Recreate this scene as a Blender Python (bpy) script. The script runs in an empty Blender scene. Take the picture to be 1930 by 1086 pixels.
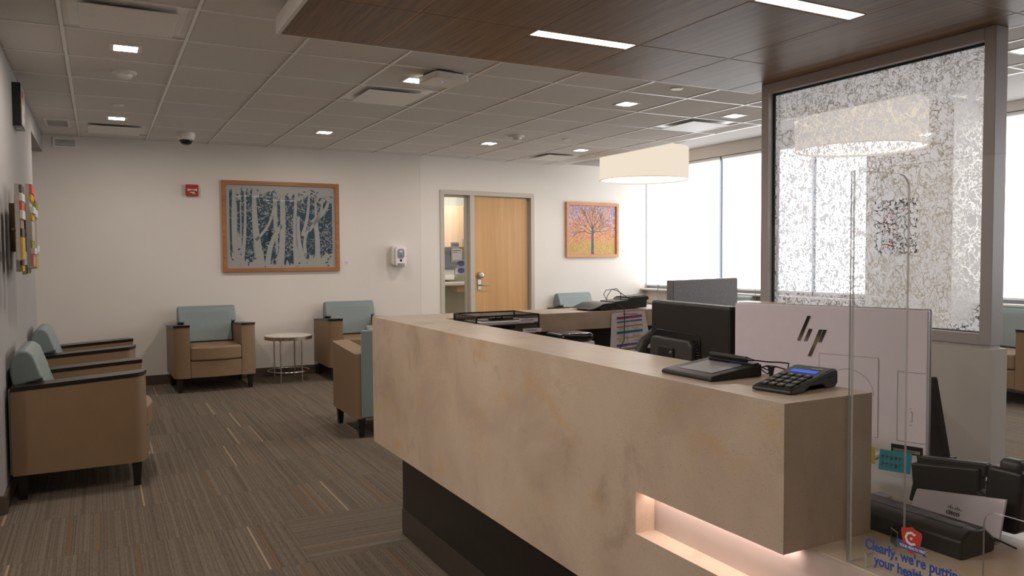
import bpy, bmesh, math, random
from mathutils import Matrix, Vector, Euler
random.seed(7)
PI = math.pi
sc = bpy.context.scene
COL = sc.collection

# ------------------------------------------------------------------ camera
cam_d = bpy.data.cameras.new('camera')
cam = bpy.data.objects.new('camera', cam_d); COL.objects.link(cam)
cam_d.sensor_fit = 'HORIZONTAL'; cam_d.sensor_width = 36.0
cam_d.lens = 1466.18 / 1930 * 36.0
cam_d.clip_start = 0.05; cam_d.clip_end = 100
r_ = Vector((0.883215, -0.468929, -0.006106)); d_ = Vector((-0.024552, -0.033233, -0.999146)); f_ = Vector((0.468326, 0.88261, -0.040866))
cam.matrix_world = Matrix(((r_.x, -d_.x, -f_.x, 0), (r_.y, -d_.y, -f_.y, 0), (r_.z, -d_.z, -f_.z, 1.335), (0, 0, 0, 1)))
sc.camera = cam
# ------------------------------------------------------------------ world, exposure
w = bpy.data.worlds.new('world'); sc.world = w; w.use_nodes = True
w.node_tree.nodes['Background'].inputs[0].default_value = (1.0, 0.93, 0.86, 1)
w.node_tree.nodes['Background'].inputs[1].default_value = 0.035
sc.view_settings.view_transform = 'Standard'; sc.view_settings.look = 'None'
sc.view_settings.exposure = 0.0; sc.view_settings.gamma = 1.0
# light levels (lamps / windows of the room, plus lights added out of view)
SHADE_E = 3.3; DOWN_E = 235.0; STRIP_E = 13.0; DRUM_E = 2.2; DRUM_SIDE = 0.88; COVE_E = 22.0; NICHE_E = 17.0; ROOM_E = 30.0; ADDED_PANEL_E = 20.0

# ------------------------------------------------------------------ node helpers
def new_mat(name):
    m = bpy.data.materials.new(name); m.use_nodes = True
    nt = m.node_tree; nt.nodes.clear()
    out = nt.nodes.new('ShaderNodeOutputMaterial')
    return m, nt, out
def N(nt, t, **kw):
    n = nt.nodes.new(t)
    for k, v in kw.items():
        if k in ('operation', 'blend_type', 'data_type', 'feature', 'noise_dimensions', 'voronoi_dimensions', 'wave_type', 'bands_direction', 'interpolation', 'distance', 'noise_type'): setattr(n, k, v)
    return n
def L(nt, a, b): nt.links.new(a, b)
def math_(nt, op, a, b=None, c=None, clamp=False):
    n = nt.nodes.new('ShaderNodeMath'); n.operation = op; n.use_clamp = clamp
    for i, v in enumerate((a, b, c)):
        if v is None: continue
        if isinstance(v, (int, float)): n.inputs[i].default_value = v
        else: nt.links.new(v, n.inputs[i])
    return n.outputs[0]
def mixc(nt, fac, a, b, mode='MIX'):
    n = nt.nodes.new('ShaderNodeMix'); n.data_type = 'RGBA'; n.blend_type = mode
    for sock, v in ((n.inputs[0], fac), (n.inputs[6], a), (n.inputs[7], b)):
        if isinstance(v, (int, float)): sock.default_value = v
        elif isinstance(v, tuple): sock.default_value = (v + (1,))[:4]
        else: nt.links.new(v, sock)
    return n.outputs[2]
def ramp(nt, fac, stops, interp='LINEAR'):
    n = nt.nodes.new('ShaderNodeValToRGB'); n.color_ramp.interpolation = interp
    e = n.color_ramp.elements
    while len(e) > 1: e.remove(e[-1])
    e[0].position = stops[0][0]; e[0].color = (stops[0][1] + (1,))[:4]
    for p, c in stops[1:]:
        k = e.new(p); k.color = (c + (1,))[:4]
    nt.links.new(fac, n.inputs[0]); return n.outputs[0]
def pos(nt, scale=(1, 1, 1), rot=(0, 0, 0), obj=False):
    if obj: src = nt.nodes.new('ShaderNodeTexCoord').outputs['Object']
    else: src = nt.nodes.new('ShaderNodeNewGeometry').outputs['Position']
    mp = nt.nodes.new('ShaderNodeMapping'); mp.inputs['Scale'].default_value = scale; mp.inputs['Rotation'].default_value = rot
    nt.links.new(src, mp.inputs[0]); return mp.outputs[0]
def noise(nt, vec, scale=5, detail=4, rough=.5, dist=0):
    n = nt.nodes.new('ShaderNodeTexNoise'); n.inputs['Scale'].default_value = scale; n.inputs['Detail'].default_value = detail
    n.inputs['Roughness'].default_value = rough; n.inputs['Distortion'].default_value = dist
    nt.links.new(vec, n.inputs['Vector']); return n
def voro(nt, vec, scale, feature='F1', rnd=1.0):
    n = nt.nodes.new('ShaderNodeTexVoronoi'); n.feature = feature; n.inputs['Scale'].default_value = scale
    n.inputs['Randomness'].default_value = rnd; nt.links.new(vec, n.inputs['Vector']); return n
def principled(nt, out, col=None, rough=.5, metal=0, spec=.5, bump=None, bstr=.2, bdist=.002):
    p = nt.nodes.new('ShaderNodeBsdfPrincipled')
    if isinstance(col, tuple): p.inputs['Base Color'].default_value = (col + (1,))[:4]
    elif col is not None: nt.links.new(col, p.inputs['Base Color'])
    if isinstance(rough, (int, float)): p.inputs['Roughness'].default_value = rough
    else: nt.links.new(rough, p.inputs['Roughness'])
    p.inputs['Metallic'].default_value = metal; p.inputs['Specular IOR Level'].default_value = spec
    if bump is not None:
        b = nt.nodes.new('ShaderNodeBump'); b.inputs['Strength'].default_value = bstr; b.inputs['Distance'].default_value = bdist
        nt.links.new(bump, b.inputs['Height']); nt.links.new(b.outputs[0], p.inputs['Normal'])
    nt.links.new(p.outputs[0], out.inputs[0]); return p
def simple(name, col, rough=.5, metal=0, spec=.5, var=.06, vs=40, bump=0, bs=300):
    m, nt, out = new_mat(name)
    v = pos(nt, obj=True)
    n = noise(nt, v, vs, 3)
    c2 = tuple(max(0, x * (1 - var)) for x in col); c1 = tuple(min(1, x * (1 + var)) for x in col)
    c = ramp(nt, n.outputs[0], [(.3, c2), (.7, c1)])
    if bump:
        bn = noise(nt, v, bs, 2); principled(nt, out, c, rough, metal, spec, bn.outputs[0], bump, .001)
    else: principled(nt, out, c, rough, metal, spec)
    return m
def emis(name, col, strength, rim=None):
    m, nt, out = new_mat(name)
    e = nt.nodes.new('ShaderNodeEmission'); e.inputs[0].default_value = (col + (1,))[:4]; e.inputs[1].default_value = strength
    nt.links.new(e.outputs[0], out.inputs[0]); return m
M = {}
M['wall'] = simple('wall_paint', (.78, .735, .685), .75, spec=.25, var=.012, vs=3, bump=.12, bs=220)
M['wall_dimmed'] = simple('wall_paint_darkened', (.37, .352, .342), .75, spec=.25, var=.012, vs=3, bump=.12, bs=220)  # wall paint with a darker colour standing in for weaker light on the left
M['ceil_paint'] = simple('ceiling_paint', (.44, .42, .40), .8, spec=.2, var=.01)
M['base'] = simple('baseboard_vinyl', (.085, .06, .042), .5, var=.05)
M['grid'] = simple('grid_metal', (.82, .80, .77), .28, spec=.9, var=.01)
M['fixture'] = simple('fixture_white', (.80, .78, .74), .4, var=.02)
M['slotdark'] = simple('vent_dark', (.03, .03, .03), .7)
M['tan'] = simple('tan_vinyl', (.255, .165, .092), .5, spec=.4, var=.04, vs=12, bump=.25, bs=500)
def blue_fabric():
    m, nt, out = new_mat('blue_fabric')
    v = pos(nt, (1, 1, 1), obj=True); n = noise(nt, v, 420, 2)
    c = ramp(nt, n.outputs[0], [(.3, (.16, .205, .205)), (.7, (.26, .315, .315))])
    principled(nt, out, c, .45, 0, .5, n.outputs[0], .2, .001); return m
M['blue'] = blue_fabric()
M['blackwood'] = simple('black_wood', (.013, .011, .010), .3, var=.1)
M['black'] = simple('black_plastic', (.022, .020, .019), .40, var=.05)
M['blackgloss'] = simple('black_gloss', (.012, .012, .013), .18, var=.05)
M['darkgrey'] = simple('dark_grey_plastic', (.055, .053, .05), .45, var=.05)
M['white'] = simple('white_plastic', (.78, .76, .72), .4, var=.02)
M['silver'] = simple('silver_plastic', (.88, .80, .86), .38, metal=.0, spec=.5, var=.015)
M['silver_edge'] = simple('silver_edge', (.34, .33, .32), .35, metal=.6, var=.03)
M['alu'] = simple('aluminium_frame', (.60, .56, .56), .4, metal=.1, var=.02)
M['aludark'] = simple('window_mullion', (.25, .28, .33), .35, metal=.4, var=.04)
M['gasket'] = simple('gasket', (.015, .015, .015), .6)
M['chrome'] = simple('brushed_metal', (.62, .58, .52), .22, metal=1.0, var=.03)
M['steel'] = simple('satin_steel', (.55, .54, .52), .3, metal=1.0, var=.03)
M['frameW'] = simple('door_frame_paint', (.52, .475, .41), .5, var=.02)
M['red'] = simple('red_plastic', (.42, .035, .02), .4, var=.04)
M['paper'] = simple('paper', (.80, .76, .78), .7, var=.02)
M['print'] = simple('print_ink', (.10, .09, .09), .7)
M['marble'] = simple('marble_top', (.72, .67, .62), .3, var=.05, vs=9)
M['redled'] = simple('red_lens', (.45, .03, .02), .3)
M['screen'] = simple('screen_glass', (.045, .05, .055), .12, var=.02, spec=.6)
M['padscreen'] = simple('pad_screen', (.30, .30, .315), .3, var=.02)
M['keycap'] = simple('keycap', (.05, .05, .046), .4)
M['cable'] = simple('cable', (.015, .013, .012), .45)
M['yellow'] = simple('sticky_yellow', (.75, .62, .06), .7)
M['cyan'] = simple('sticky_blue', (.03, .42, .58), .7)
M['textblue'] = simple('text_blue', (.045, .10, .42), .5)
M['textwhite'] = simple('text_white', (.85, .83, .82), .5)
M['logored'] = simple('logo_red', (.60, .06, .04), .5)
M['brown_panel'] = simple('brown_laminate', (.055, .042, .032), .5, var=.08)
M['plinth'] = simple('bronze_plinth', (.052, .040, .032), .35, var=.06)
M['greysign'] = simple('sign_grey', (.30, .29, .26), .5)
M['greysign2'] = simple('sign_lightgrey', (.46, .43, .41), .5)
M['inner_wall'] = simple('inner_room_paint', (.72, .74, .66), .8, var=.01)
M['glove'] = simple('glove_blue', (.10, .14, .50), .6)
M['shade_e'] = emis('window_shade_glow', (.97, .98, 1.0), SHADE_E)
M['down_e'] = emis('downlight_glow', (1.0, .89, .80), DOWN_E)
M['strip_e'] = emis('strip_glow', (1.0, .86, .77), STRIP_E)
M['drum_e'] = emis('drum_diffuser_glow', (1.0, .88, .76), DRUM_E)
M['drum_side'] = emis('drum_shade_glow', (1.0, .86, .70), DRUM_SIDE)
M['cove_e'] = emis('cove_glow', (1.0, .80, .74), COVE_E)
M['niche_e'] = emis('niche_glow', (1.0, .80, .76), NICHE_E)
M['room_e'] = emis('room_panel_glow', (1.0, .96, .90), ROOM_E)
M['added_panel_e'] = emis('added_panel_glow', (1.0, .90, .84), ADDED_PANEL_E)  # glow of the unseen panel added for the desk front
M['lcd_e'] = emis('lcd_glow', (.10, .20, .95), .75)
M['led_e'] = emis('led_glow', (.15, .2, 1.0), 3.0)
M['sky_e'] = emis('daylight_pane', (.62, .78, 1.0), 1.0)

def ceiling_tile():
    m, nt, out = new_mat('ceiling_tile')
    v = pos(nt); n = noise(nt, v, 160, 3, .7); n2 = noise(nt, v, 1.2, 2)
    c = ramp(nt, n.outputs[0], [(.32, (.68, .655, .615)), (.6, (.75, .725, .685))])
    c = mixc(nt, .06, c, n2.outputs[1])
    principled(nt, out, c, .9, 0, .1, n.outputs[0], .3, .002); return m
M['tile'] = ceiling_tile()
def wood(name, dark, light, axis='y', scale=1, rough=.45, obj=False):
    m, nt, out = new_mat(name)
    s = {'y': (38, 1.2, 38), 'z': (38, 38, 1.4), 'x': (1.2, 38, 38)}[axis]
    v = pos(nt, tuple(a * scale for a in s), obj=obj)
    n = noise(nt, v, 1.0, 5, .6, .2)
    v2 = pos(nt, tuple(a * scale * 4.5 for a in s), obj=obj); n2 = noise(nt, v2, 1.0, 3)
    v3 = pos(nt, (1, 1, 1), obj=obj); n3 = noise(nt, v3, 1.6, 2)
    f = math_(nt, 'ADD', math_(nt, 'MULTIPLY', n.outputs[0], .55), math_(nt, 'MULTIPLY', n2.outputs[0], .35))
    f = math_(nt, 'ADD', f, math_(nt, 'MULTIPLY', n3.outputs[0], .12))
    c = ramp(nt, f, [(.36, dark), (.62, light)])
    principled(nt, out, c, rough, 0, .4, n2.outputs[0], .06, .001); return m
M['walnut'] = wood('walnut_veneer', (.108, .056, .024), (.30, .172, .085), 'y', rough=.42)
M['walnut_grid'] = wood('walnut_grid', (.34, .20, .10), (.44, .27, .14), 'y')
M['maple_door'] = wood('maple_door', (.53, .29, .11), (.65, .375, .155), 'z', .35, rough=.4)
M['maple_cab'] = wood('maple_cabinet', (.66, .44, .27), (.78, .56, .38), 'z', .4, rough=.4)
M['cherry'] = wood('cherry_frame', (.33, .13, .045), (.45, .20, .075), 'x', .8, rough=.35)
M['cherry2'] = wood('light_cherry_frame', (.47, .215, .10), (.60, .30, .15), 'x', .8, rough=.35)

def stone():
    m, nt, out = new_mat('limestone_solid_surface')
    v = pos(nt); vd = pos(nt, (1, 1, 1.4), (0, .5, .4))
    a = noise(nt, v, 2.6, 8, .62, .5)
    c = ramp(nt, a.outputs[0], [(.28, (.47, .36, .265)), (.5, (.60, .475, .355)), (.72, (.69, .565, .43))])
    b = noise(nt, vd, 4.3, 6, .6, .3)
    c = mixc(nt, ramp(nt, b.outputs[0], [(.565, (0, 0, 0)), (.70, (.62, .62, .62))]), c, (.60, .37, .14))
    g = noise(nt, pos(nt, (1.3, 1.1, 1), (.3, .6, .2)), 3.6, 9, .72, .35)
    c = mixc(nt, ramp(nt, g.outputs[0], [(.56, (0, 0, 0)), (.72, (.62, .62, .62))]), c, (.32, .225, .155))
    for sc_, lo, hi, col, pr in ((120, .10, .17, (.20, .155, .12), .68), (210, .10, .22, (.28, .22, .17), .50), (85, .05, .095, (.11, .085, .07), .80), (150, .09, .16, (.80, .70, .57), .74)):
        vo = voro(nt, v, sc_)
        dot = math_(nt, 'SUBTRACT', 1.0, math_(nt, 'SMOOTH_MIN', 1.0, math_(nt, 'DIVIDE', vo.outputs['Distance'], hi), .1), clamp=True)
        sep = nt.nodes.new('ShaderNodeSeparateColor'); L(nt, vo.outputs['Color'], sep.inputs[0])
        gate = math_(nt, 'GREATER_THAN', sep.outputs[0], pr)
        c = mixc(nt, math_(nt, 'MULTIPLY', math_(nt, 'MULTIPLY', dot, gate), 1.4, clamp=True), c, col)
    principled(nt, out, c, .34, 0, .45); return m
M['stone'] = stone()
M['nicheback'] = simple('pale_laminate', (.62, .52, .46), .4, var=.06, vs=6)
M['worktop'] = simple('beige_worktop', (.40, .335, .27), .4, var=.05, vs=8)

def carpet():
    m, nt, out = new_mat('striped_carpet_tile')
    g = nt.nodes.new('ShaderNodeNewGeometry'); s = nt.nodes.new('ShaderNodeSeparateXYZ'); L(nt, g.outputs['Position'], s.inputs[0])
    P = .605
    tx = math_(nt, 'DIVIDE', math_(nt, 'SUBTRACT', s.outputs[0], .795), P); ty = math_(nt, 'DIVIDE', math_(nt, 'SUBTRACT', s.outputs[1], 3.385), P)
    cx = math_(nt, 'FLOOR', tx); cy = math_(nt, 'FLOOR', ty)
    rot = math_(nt, 'MULTIPLY', math_(nt, 'COMPARE', cx, 0.0, .1), math_(nt, 'COMPARE', cy, 0.0, .1))
    inv = math_(nt, 'SUBTRACT', 1.0, rot)
    u = math_(nt, 'ADD', math_(nt, 'MULTIPLY', tx, inv), math_(nt, 'MULTIPLY', ty, rot))
    vv = math_(nt, 'ADD', math_(nt, 'MULTIPLY', ty, inv), math_(nt, 'MULTIPLY', tx, rot))
    seed = math_(nt, 'ADD', math_(nt, 'MULTIPLY', cx, 17.3), math_(nt, 'MULTIPLY', cy, 5.71))
    def wn(freq, k):
        cv = nt.nodes.new('ShaderNodeCombineXYZ'); L(nt, math_(nt, 'FLOOR', math_(nt, 'MULTIPLY', u, freq)), cv.inputs[0])
        L(nt, math_(nt, 'ADD', seed, k), cv.inputs[1])
        n = nt.nodes.new('ShaderNodeTexWhiteNoise'); n.noise_dimensions = '2D'; L(nt, cv.outputs[0], n.inputs['Vector']); return n.outputs[0]
    a = wn(104, 0); b = wn(36, 3)
    cv = nt.nodes.new('ShaderNodeCombineXYZ'); L(nt, math_(nt, 'MULTIPLY', u, 120), cv.inputs[0]); L(nt, math_(nt, 'MULTIPLY', vv, 22), cv.inputs[1]); L(nt, seed, cv.inputs[2])
    nz = noise(nt, cv.outputs[0], 1.0, 3, .7)
    f = math_(nt, 'ADD', math_(nt, 'ADD', math_(nt, 'MULTIPLY', a, .30), math_(nt, 'MULTIPLY', b, .10)), math_(nt, 'MULTIPLY', nz.outputs[0], .72))
    c = ramp(nt, f, [(.25, (.088, .070, .052)), (.55, (.148, .120, .093)), (.90, (.215, .180, .143))])
    st = wn(60, 11)
    seg = noise(nt, cv.outputs[0], .06, 1)
    c = mixc(nt, math_(nt, 'MULTIPLY', math_(nt, 'GREATER_THAN', st, .9915), .6), c, (.46, .35, .24))
    c = mixc(nt, math_(nt, 'MULTIPLY', math_(nt, 'LESS_THAN', wn(60, 23), .012), .6), c, (.22, .105, .04))
    fx = math_(nt, 'FRACT', tx); fy = math_(nt, 'FRACT', ty)
    e1 = math_(nt, 'LESS_THAN', math_(nt, 'MINIMUM', fx, fy), .006)
    c = mixc(nt, math_(nt, 'MULTIPLY', e1, .35), c, (.04, .03, .02))
    h = math_(nt, 'ADD', a, nz.outputs[0])
    principled(nt, out, c, .95, 0, .08, h, .45, .004); return m
M['carpet'] = carpet()

def frosted():
    m, nt, out = new_mat('etched_branch_glass')
    g = nt.nodes.new('ShaderNodeNewGeometry'); s = nt.nodes.new('ShaderNodeSeparateXYZ'); L(nt, g.outputs['Position'], s.inputs[0])
    cv = nt.nodes.new('ShaderNodeCombineXYZ'); L(nt, s.outputs[1], cv.inputs[0]); L(nt, s.outputs[2], cv.inputs[1])
    wz = noise(nt, cv.outputs[0], 9, 3, .6); wz2 = noise(nt, cv.outputs[0], 2.3, 2)
    def warp(amt, src):
        vm = nt.nodes.new('ShaderNodeVectorMath'); vm.operation = 'SUBTRACT'; L(nt, src.outputs[1], vm.inputs[0]); vm.inputs[1].default_value = (.5, .5, .5)
        vs = nt.nodes.new('ShaderNodeVectorMath'); vs.operation = 'SCALE'; L(nt, vm.outputs[0], vs.inputs[0]); vs.inputs['Scale'].default_value = amt
        va = nt.nodes.new('ShaderNodeVectorMath'); L(nt, cv.outputs[0], va.inputs[0]); L(nt, vs.outputs[0], va.inputs[1]); return va.outputs[0]
    wv = warp(.09, wz)
    def net(scale, sx, sy, th, rotz=0):
        mp = nt.nodes.new('ShaderNodeMapping'); mp.inputs['Scale'].default_value = (sx, sy, 1); mp.inputs['Rotation'].default_value = (0, 0, rotz); L(nt, wv, mp.inputs[0])
        vo = voro(nt, mp.outputs[0], scale, 'DISTANCE_TO_EDGE'); return math_(nt, 'LESS_THAN', vo.outputs[0], th)
    stems = net(18, 1.0, .40, .022, .12)
    twig = net(48, 1.0, .55, .050, -.3)
    fine = net(92, 1.0, .7, .08, .5)
    dens = noise(nt, cv.outputs[0], 9, 3, .6); dens2 = noise(nt, cv.outputs[0], 19, 3, .6)
    cut1 = noise(nt, cv.outputs[0], 38, 2, .6); cut2 = noise(nt, cv.outputs[0], 70, 2, .6); cut3 = noise(nt, cv.outputs[0], 14, 2, .6)
    stems = math_(nt, 'MULTIPLY', stems, math_(nt, 'GREATER_THAN', cut3.outputs[0], .44))
    twig = math_(nt, 'MULTIPLY', math_(nt, 'MULTIPLY', twig, math_(nt, 'GREATER_THAN', dens.outputs[0], .44)), math_(nt, 'GREATER_THAN', cut1.outputs[0], .47))
    fine = math_(nt, 'MULTIPLY', math_(nt, 'MULTIPLY', fine, math_(nt, 'GREATER_THAN', dens2.outputs[0], .47)), math_(nt, 'GREATER_THAN', cut2.outputs[0], .48))
    mp = nt.nodes.new('ShaderNodeMapping'); mp.inputs['Scale'].default_value = (1.5, .9, 1); mp.inputs['Rotation'].default_value = (0, 0, .6); L(nt, wv, mp.inputs[0])
    lv = voro(nt, mp.outputs[0], 72); sp = nt.nodes.new('ShaderNodeSeparateColor'); L(nt, lv.outputs['Color'], sp.inputs[0])
    leaf = math_(nt, 'MULTIPLY', math_(nt, 'LESS_THAN', lv.outputs['Distance'], .22), math_(nt, 'GREATER_THAN', sp.outputs[0], .70))
    leaf = math_(nt, 'MULTIPLY', leaf, math_(nt, 'GREATER_THAN', dens.outputs[0], .49))
    k = math_(nt, 'MAXIMUM', math_(nt, 'MAXIMUM', stems, twig), math_(nt, 'MAXIMUM', fine, leaf))
    tr = nt.nodes.new('ShaderNodeBsdfTransparent'); tr.inputs[0].default_value = (.93, .94, .94, 1)
    gl = nt.nodes.new('ShaderNodeBsdfGlossy'); gl.inputs['Roughness'].default_value = .02; gl.inputs[0].default_value = (1, 1, 1, 1)
    clear = nt.nodes.new('ShaderNodeMixShader'); clear.inputs[0].default_value = .05; L(nt, tr.outputs[0], clear.inputs[1]); L(nt, gl.outputs[0], clear.inputs[2])
    tl = nt.nodes.new('ShaderNodeBsdfTranslucent'); tl.inputs[0].default_value = (.66, .65, .67, 1)
    df = nt.nodes.new('ShaderNodeBsdfDiffuse'); df.inputs[0].default_value = (.72, .71, .72, 1)
    fr = nt.nodes.new('ShaderNodeMixShader'); fr.inputs[0].default_value = .10
    rf = nt.nodes.new('ShaderNodeBsdfRefraction'); rf.inputs['Roughness'].default_value = .75; rf.inputs['IOR'].default_value = 1.05; rf.inputs[0].default_value = (.97, .97, .99, 1)
    tm = nt.nodes.new('ShaderNodeMixShader'); tm.inputs[0].default_value = .05; L(nt, tl.outputs[0], tm.inputs[1]); L(nt, rf.outputs[0], tm.inputs[2]); L(nt, tm.outputs[0], fr.inputs[1]); L(nt, df.outputs[0], fr.inputs[2])
    fr2 = nt.nodes.new('ShaderNodeMixShader'); fr2.inputs[0].default_value = .02; tr2 = nt.nodes.new('ShaderNodeBsdfTransparent'); tr2.inputs[0].default_value = (.95, .95, .95, 1)
    L(nt, fr.outputs[0], fr2.inputs[1]); L(nt, tr2.outputs[0], fr2.inputs[2])
    mx = nt.nodes.new('ShaderNodeMixShader'); L(nt, k, mx.inputs[0]); L(nt, fr2.outputs[0], mx.inputs[1]); L(nt, clear.outputs[0], mx.inputs[2])
    L(nt, mx.outputs[0], out.inputs[0]); return m
M['frost'] = frosted()
def clearglass(name, tint=(.99, .995, .99), gloss=.045):
    m, nt, out = new_mat(name)
    tr = nt.nodes.new('ShaderNodeBsdfTransparent'); tr.inputs[0].default_value = tint + (1,)
    gl = nt.nodes.new('ShaderNodeBsdfGlossy'); gl.inputs['Roughness'].default_value = .01
    lw = nt.nodes.new('ShaderNodeLayerWeight'); lw.inputs[0].default_value = .5
    fz = math_(nt, 'ADD', .02, math_(nt, 'MULTIPLY', math_(nt, 'POWER', lw.outputs['Facing'], 5.0), .45))
    mx = nt.nodes.new('ShaderNodeMixShader'); L(nt, fz, mx.inputs[0]); L(nt, tr.outputs[0], mx.inputs[1]); L(nt, gl.outputs[0], mx.inputs[2])
    L(nt, mx.outputs[0], out.inputs[0]); return m
M['acrylic'] = clearglass('clear_acrylic')
M['glass'] = clearglass('clear_glass', (.96, .97, .965))
def acryl_edge():
    m, nt, out = new_mat('acrylic_edge')
    tr = nt.nodes.new('ShaderNodeBsdfTransparent'); p = nt.nodes.new('ShaderNodeBsdfPrincipled'); p.inputs[0].default_value = (.50, .49, .48, 1); p.inputs['Roughness'].default_value = .15
    mx = nt.nodes.new('ShaderNodeMixShader'); mx.inputs[0].default_value = .8; L(nt, tr.outputs[0], mx.inputs[1]); L(nt, p.outputs[0], mx.inputs[2]); L(nt, mx.outputs[0], out.inputs[0]); return m
M['acryl_edge'] = acryl_edge()

def mesh_wire():
    m, nt, out = new_mat('black_wire_mesh')
    v = pos(nt, obj=True); s = nt.nodes.new('ShaderNodeSeparateXYZ'); L(nt, v, s.inputs[0])
    def saw(o): return math_(nt, 'LESS_THAN', math_(nt, 'FRACT', math_(nt, 'MULTIPLY', o, 330)), .45)
    h = math_(nt, 'MAXIMUM', saw(math_(nt, 'ADD', s.outputs[0], s.outputs[1])), saw(s.outputs[2]))
    h2 = math_(nt, 'MAXIMUM', h, 0.0)
    tr = nt.nodes.new('ShaderNodeBsdfTransparent'); p = nt.nodes.new('ShaderNodeBsdfPrincipled'); p.inputs[0].default_value = (.02, .018, .016, 1); p.inputs['Roughness'].default_value = .4
    mx = nt.nodes.new('ShaderNodeMixShader'); L(nt, h2, mx.inputs[0]); L(nt, tr.outputs[0], mx.inputs[1]); L(nt, p.outputs[0], mx.inputs[2]); L(nt, mx.outputs[0], out.inputs[0]); return m
M['wire'] = mesh_wire()
def autumn():
    m, nt, out = new_mat('autumn_tree_print')
    v = pos(nt, obj=True); s = nt.nodes.new('ShaderNodeSeparateXYZ'); L(nt, v, s.inputs[0])
    wz = noise(nt, v, 14, 3)
    vo = voro(nt, v, 62); vo.inputs['Randomness'].default_value = 1
    sp = nt.nodes.new('ShaderNodeSeparateColor'); L(nt, vo.outputs['Color'], sp.inputs[0])
    c = ramp(nt, sp.outputs[0], [(0, (.60, .19, .10)), (.25, (.66, .28, .10)), (.45, (.58, .34, .11)), (.6, (.56, .24, .17)), (.75, (.62, .40, .18)), (.9, (.30, .15, .13))], 'CONSTANT')
    z = s.outputs[2]
    # sky shows through towards the upper edges
    r = math_(nt, 'ABSOLUTE', s.outputs[0])
    edge = math_(nt, 'ADD', math_(nt, 'MULTIPLY', r, .45), math_(nt, 'MULTIPLY', z, .55))
    skyf = math_(nt, 'ADD', math_(nt, 'MULTIPLY', sp.outputs[1], .5), edge)
    skyf = math_(nt, 'ADD', skyf, math_(nt, 'MULTIPLY', wz.outputs[0], .35))
    sky = math_(nt, 'MULTIPLY', math_(nt, 'GREATER_THAN', skyf, .76), math_(nt, 'GREATER_THAN', z, -.08))
    c = mixc(nt, sky, c, ramp(nt, sp.outputs[2], [(0, (.16, .22, .58)), (.5, (.25, .33, .68)), (.8, (.50, .55, .78))], 'CONSTANT'))
    low = math_(nt, 'LESS_THAN', math_(nt, 'ADD', z, math_(nt, 'MULTIPLY', wz.outputs[0], .30)), -.02)
    c = mixc(nt, low, c, ramp(nt, sp.outputs[1], [(0, (.42, .30, .07)), (.3, (.58, .40, .10)), (.6, (.50, .33, .09)), (.85, (.55, .25, .12))], 'CONSTANT'))
    principled(nt, out, c, .5, 0, .4); return m
M['autumn'] = autumn()
M['art_paper'] = simple('papercut_paper', (.46, .45, .45), .3, spec=.5, var=.01)
M['art_blue'] = simple('papercut_blue', (.045, .085, .125), .35, spec=.5, var=.1, vs=5)
M['trunk'] = simple('print_trunk', (.07, .065, .08), .5, var=.5, vs=90)

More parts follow.
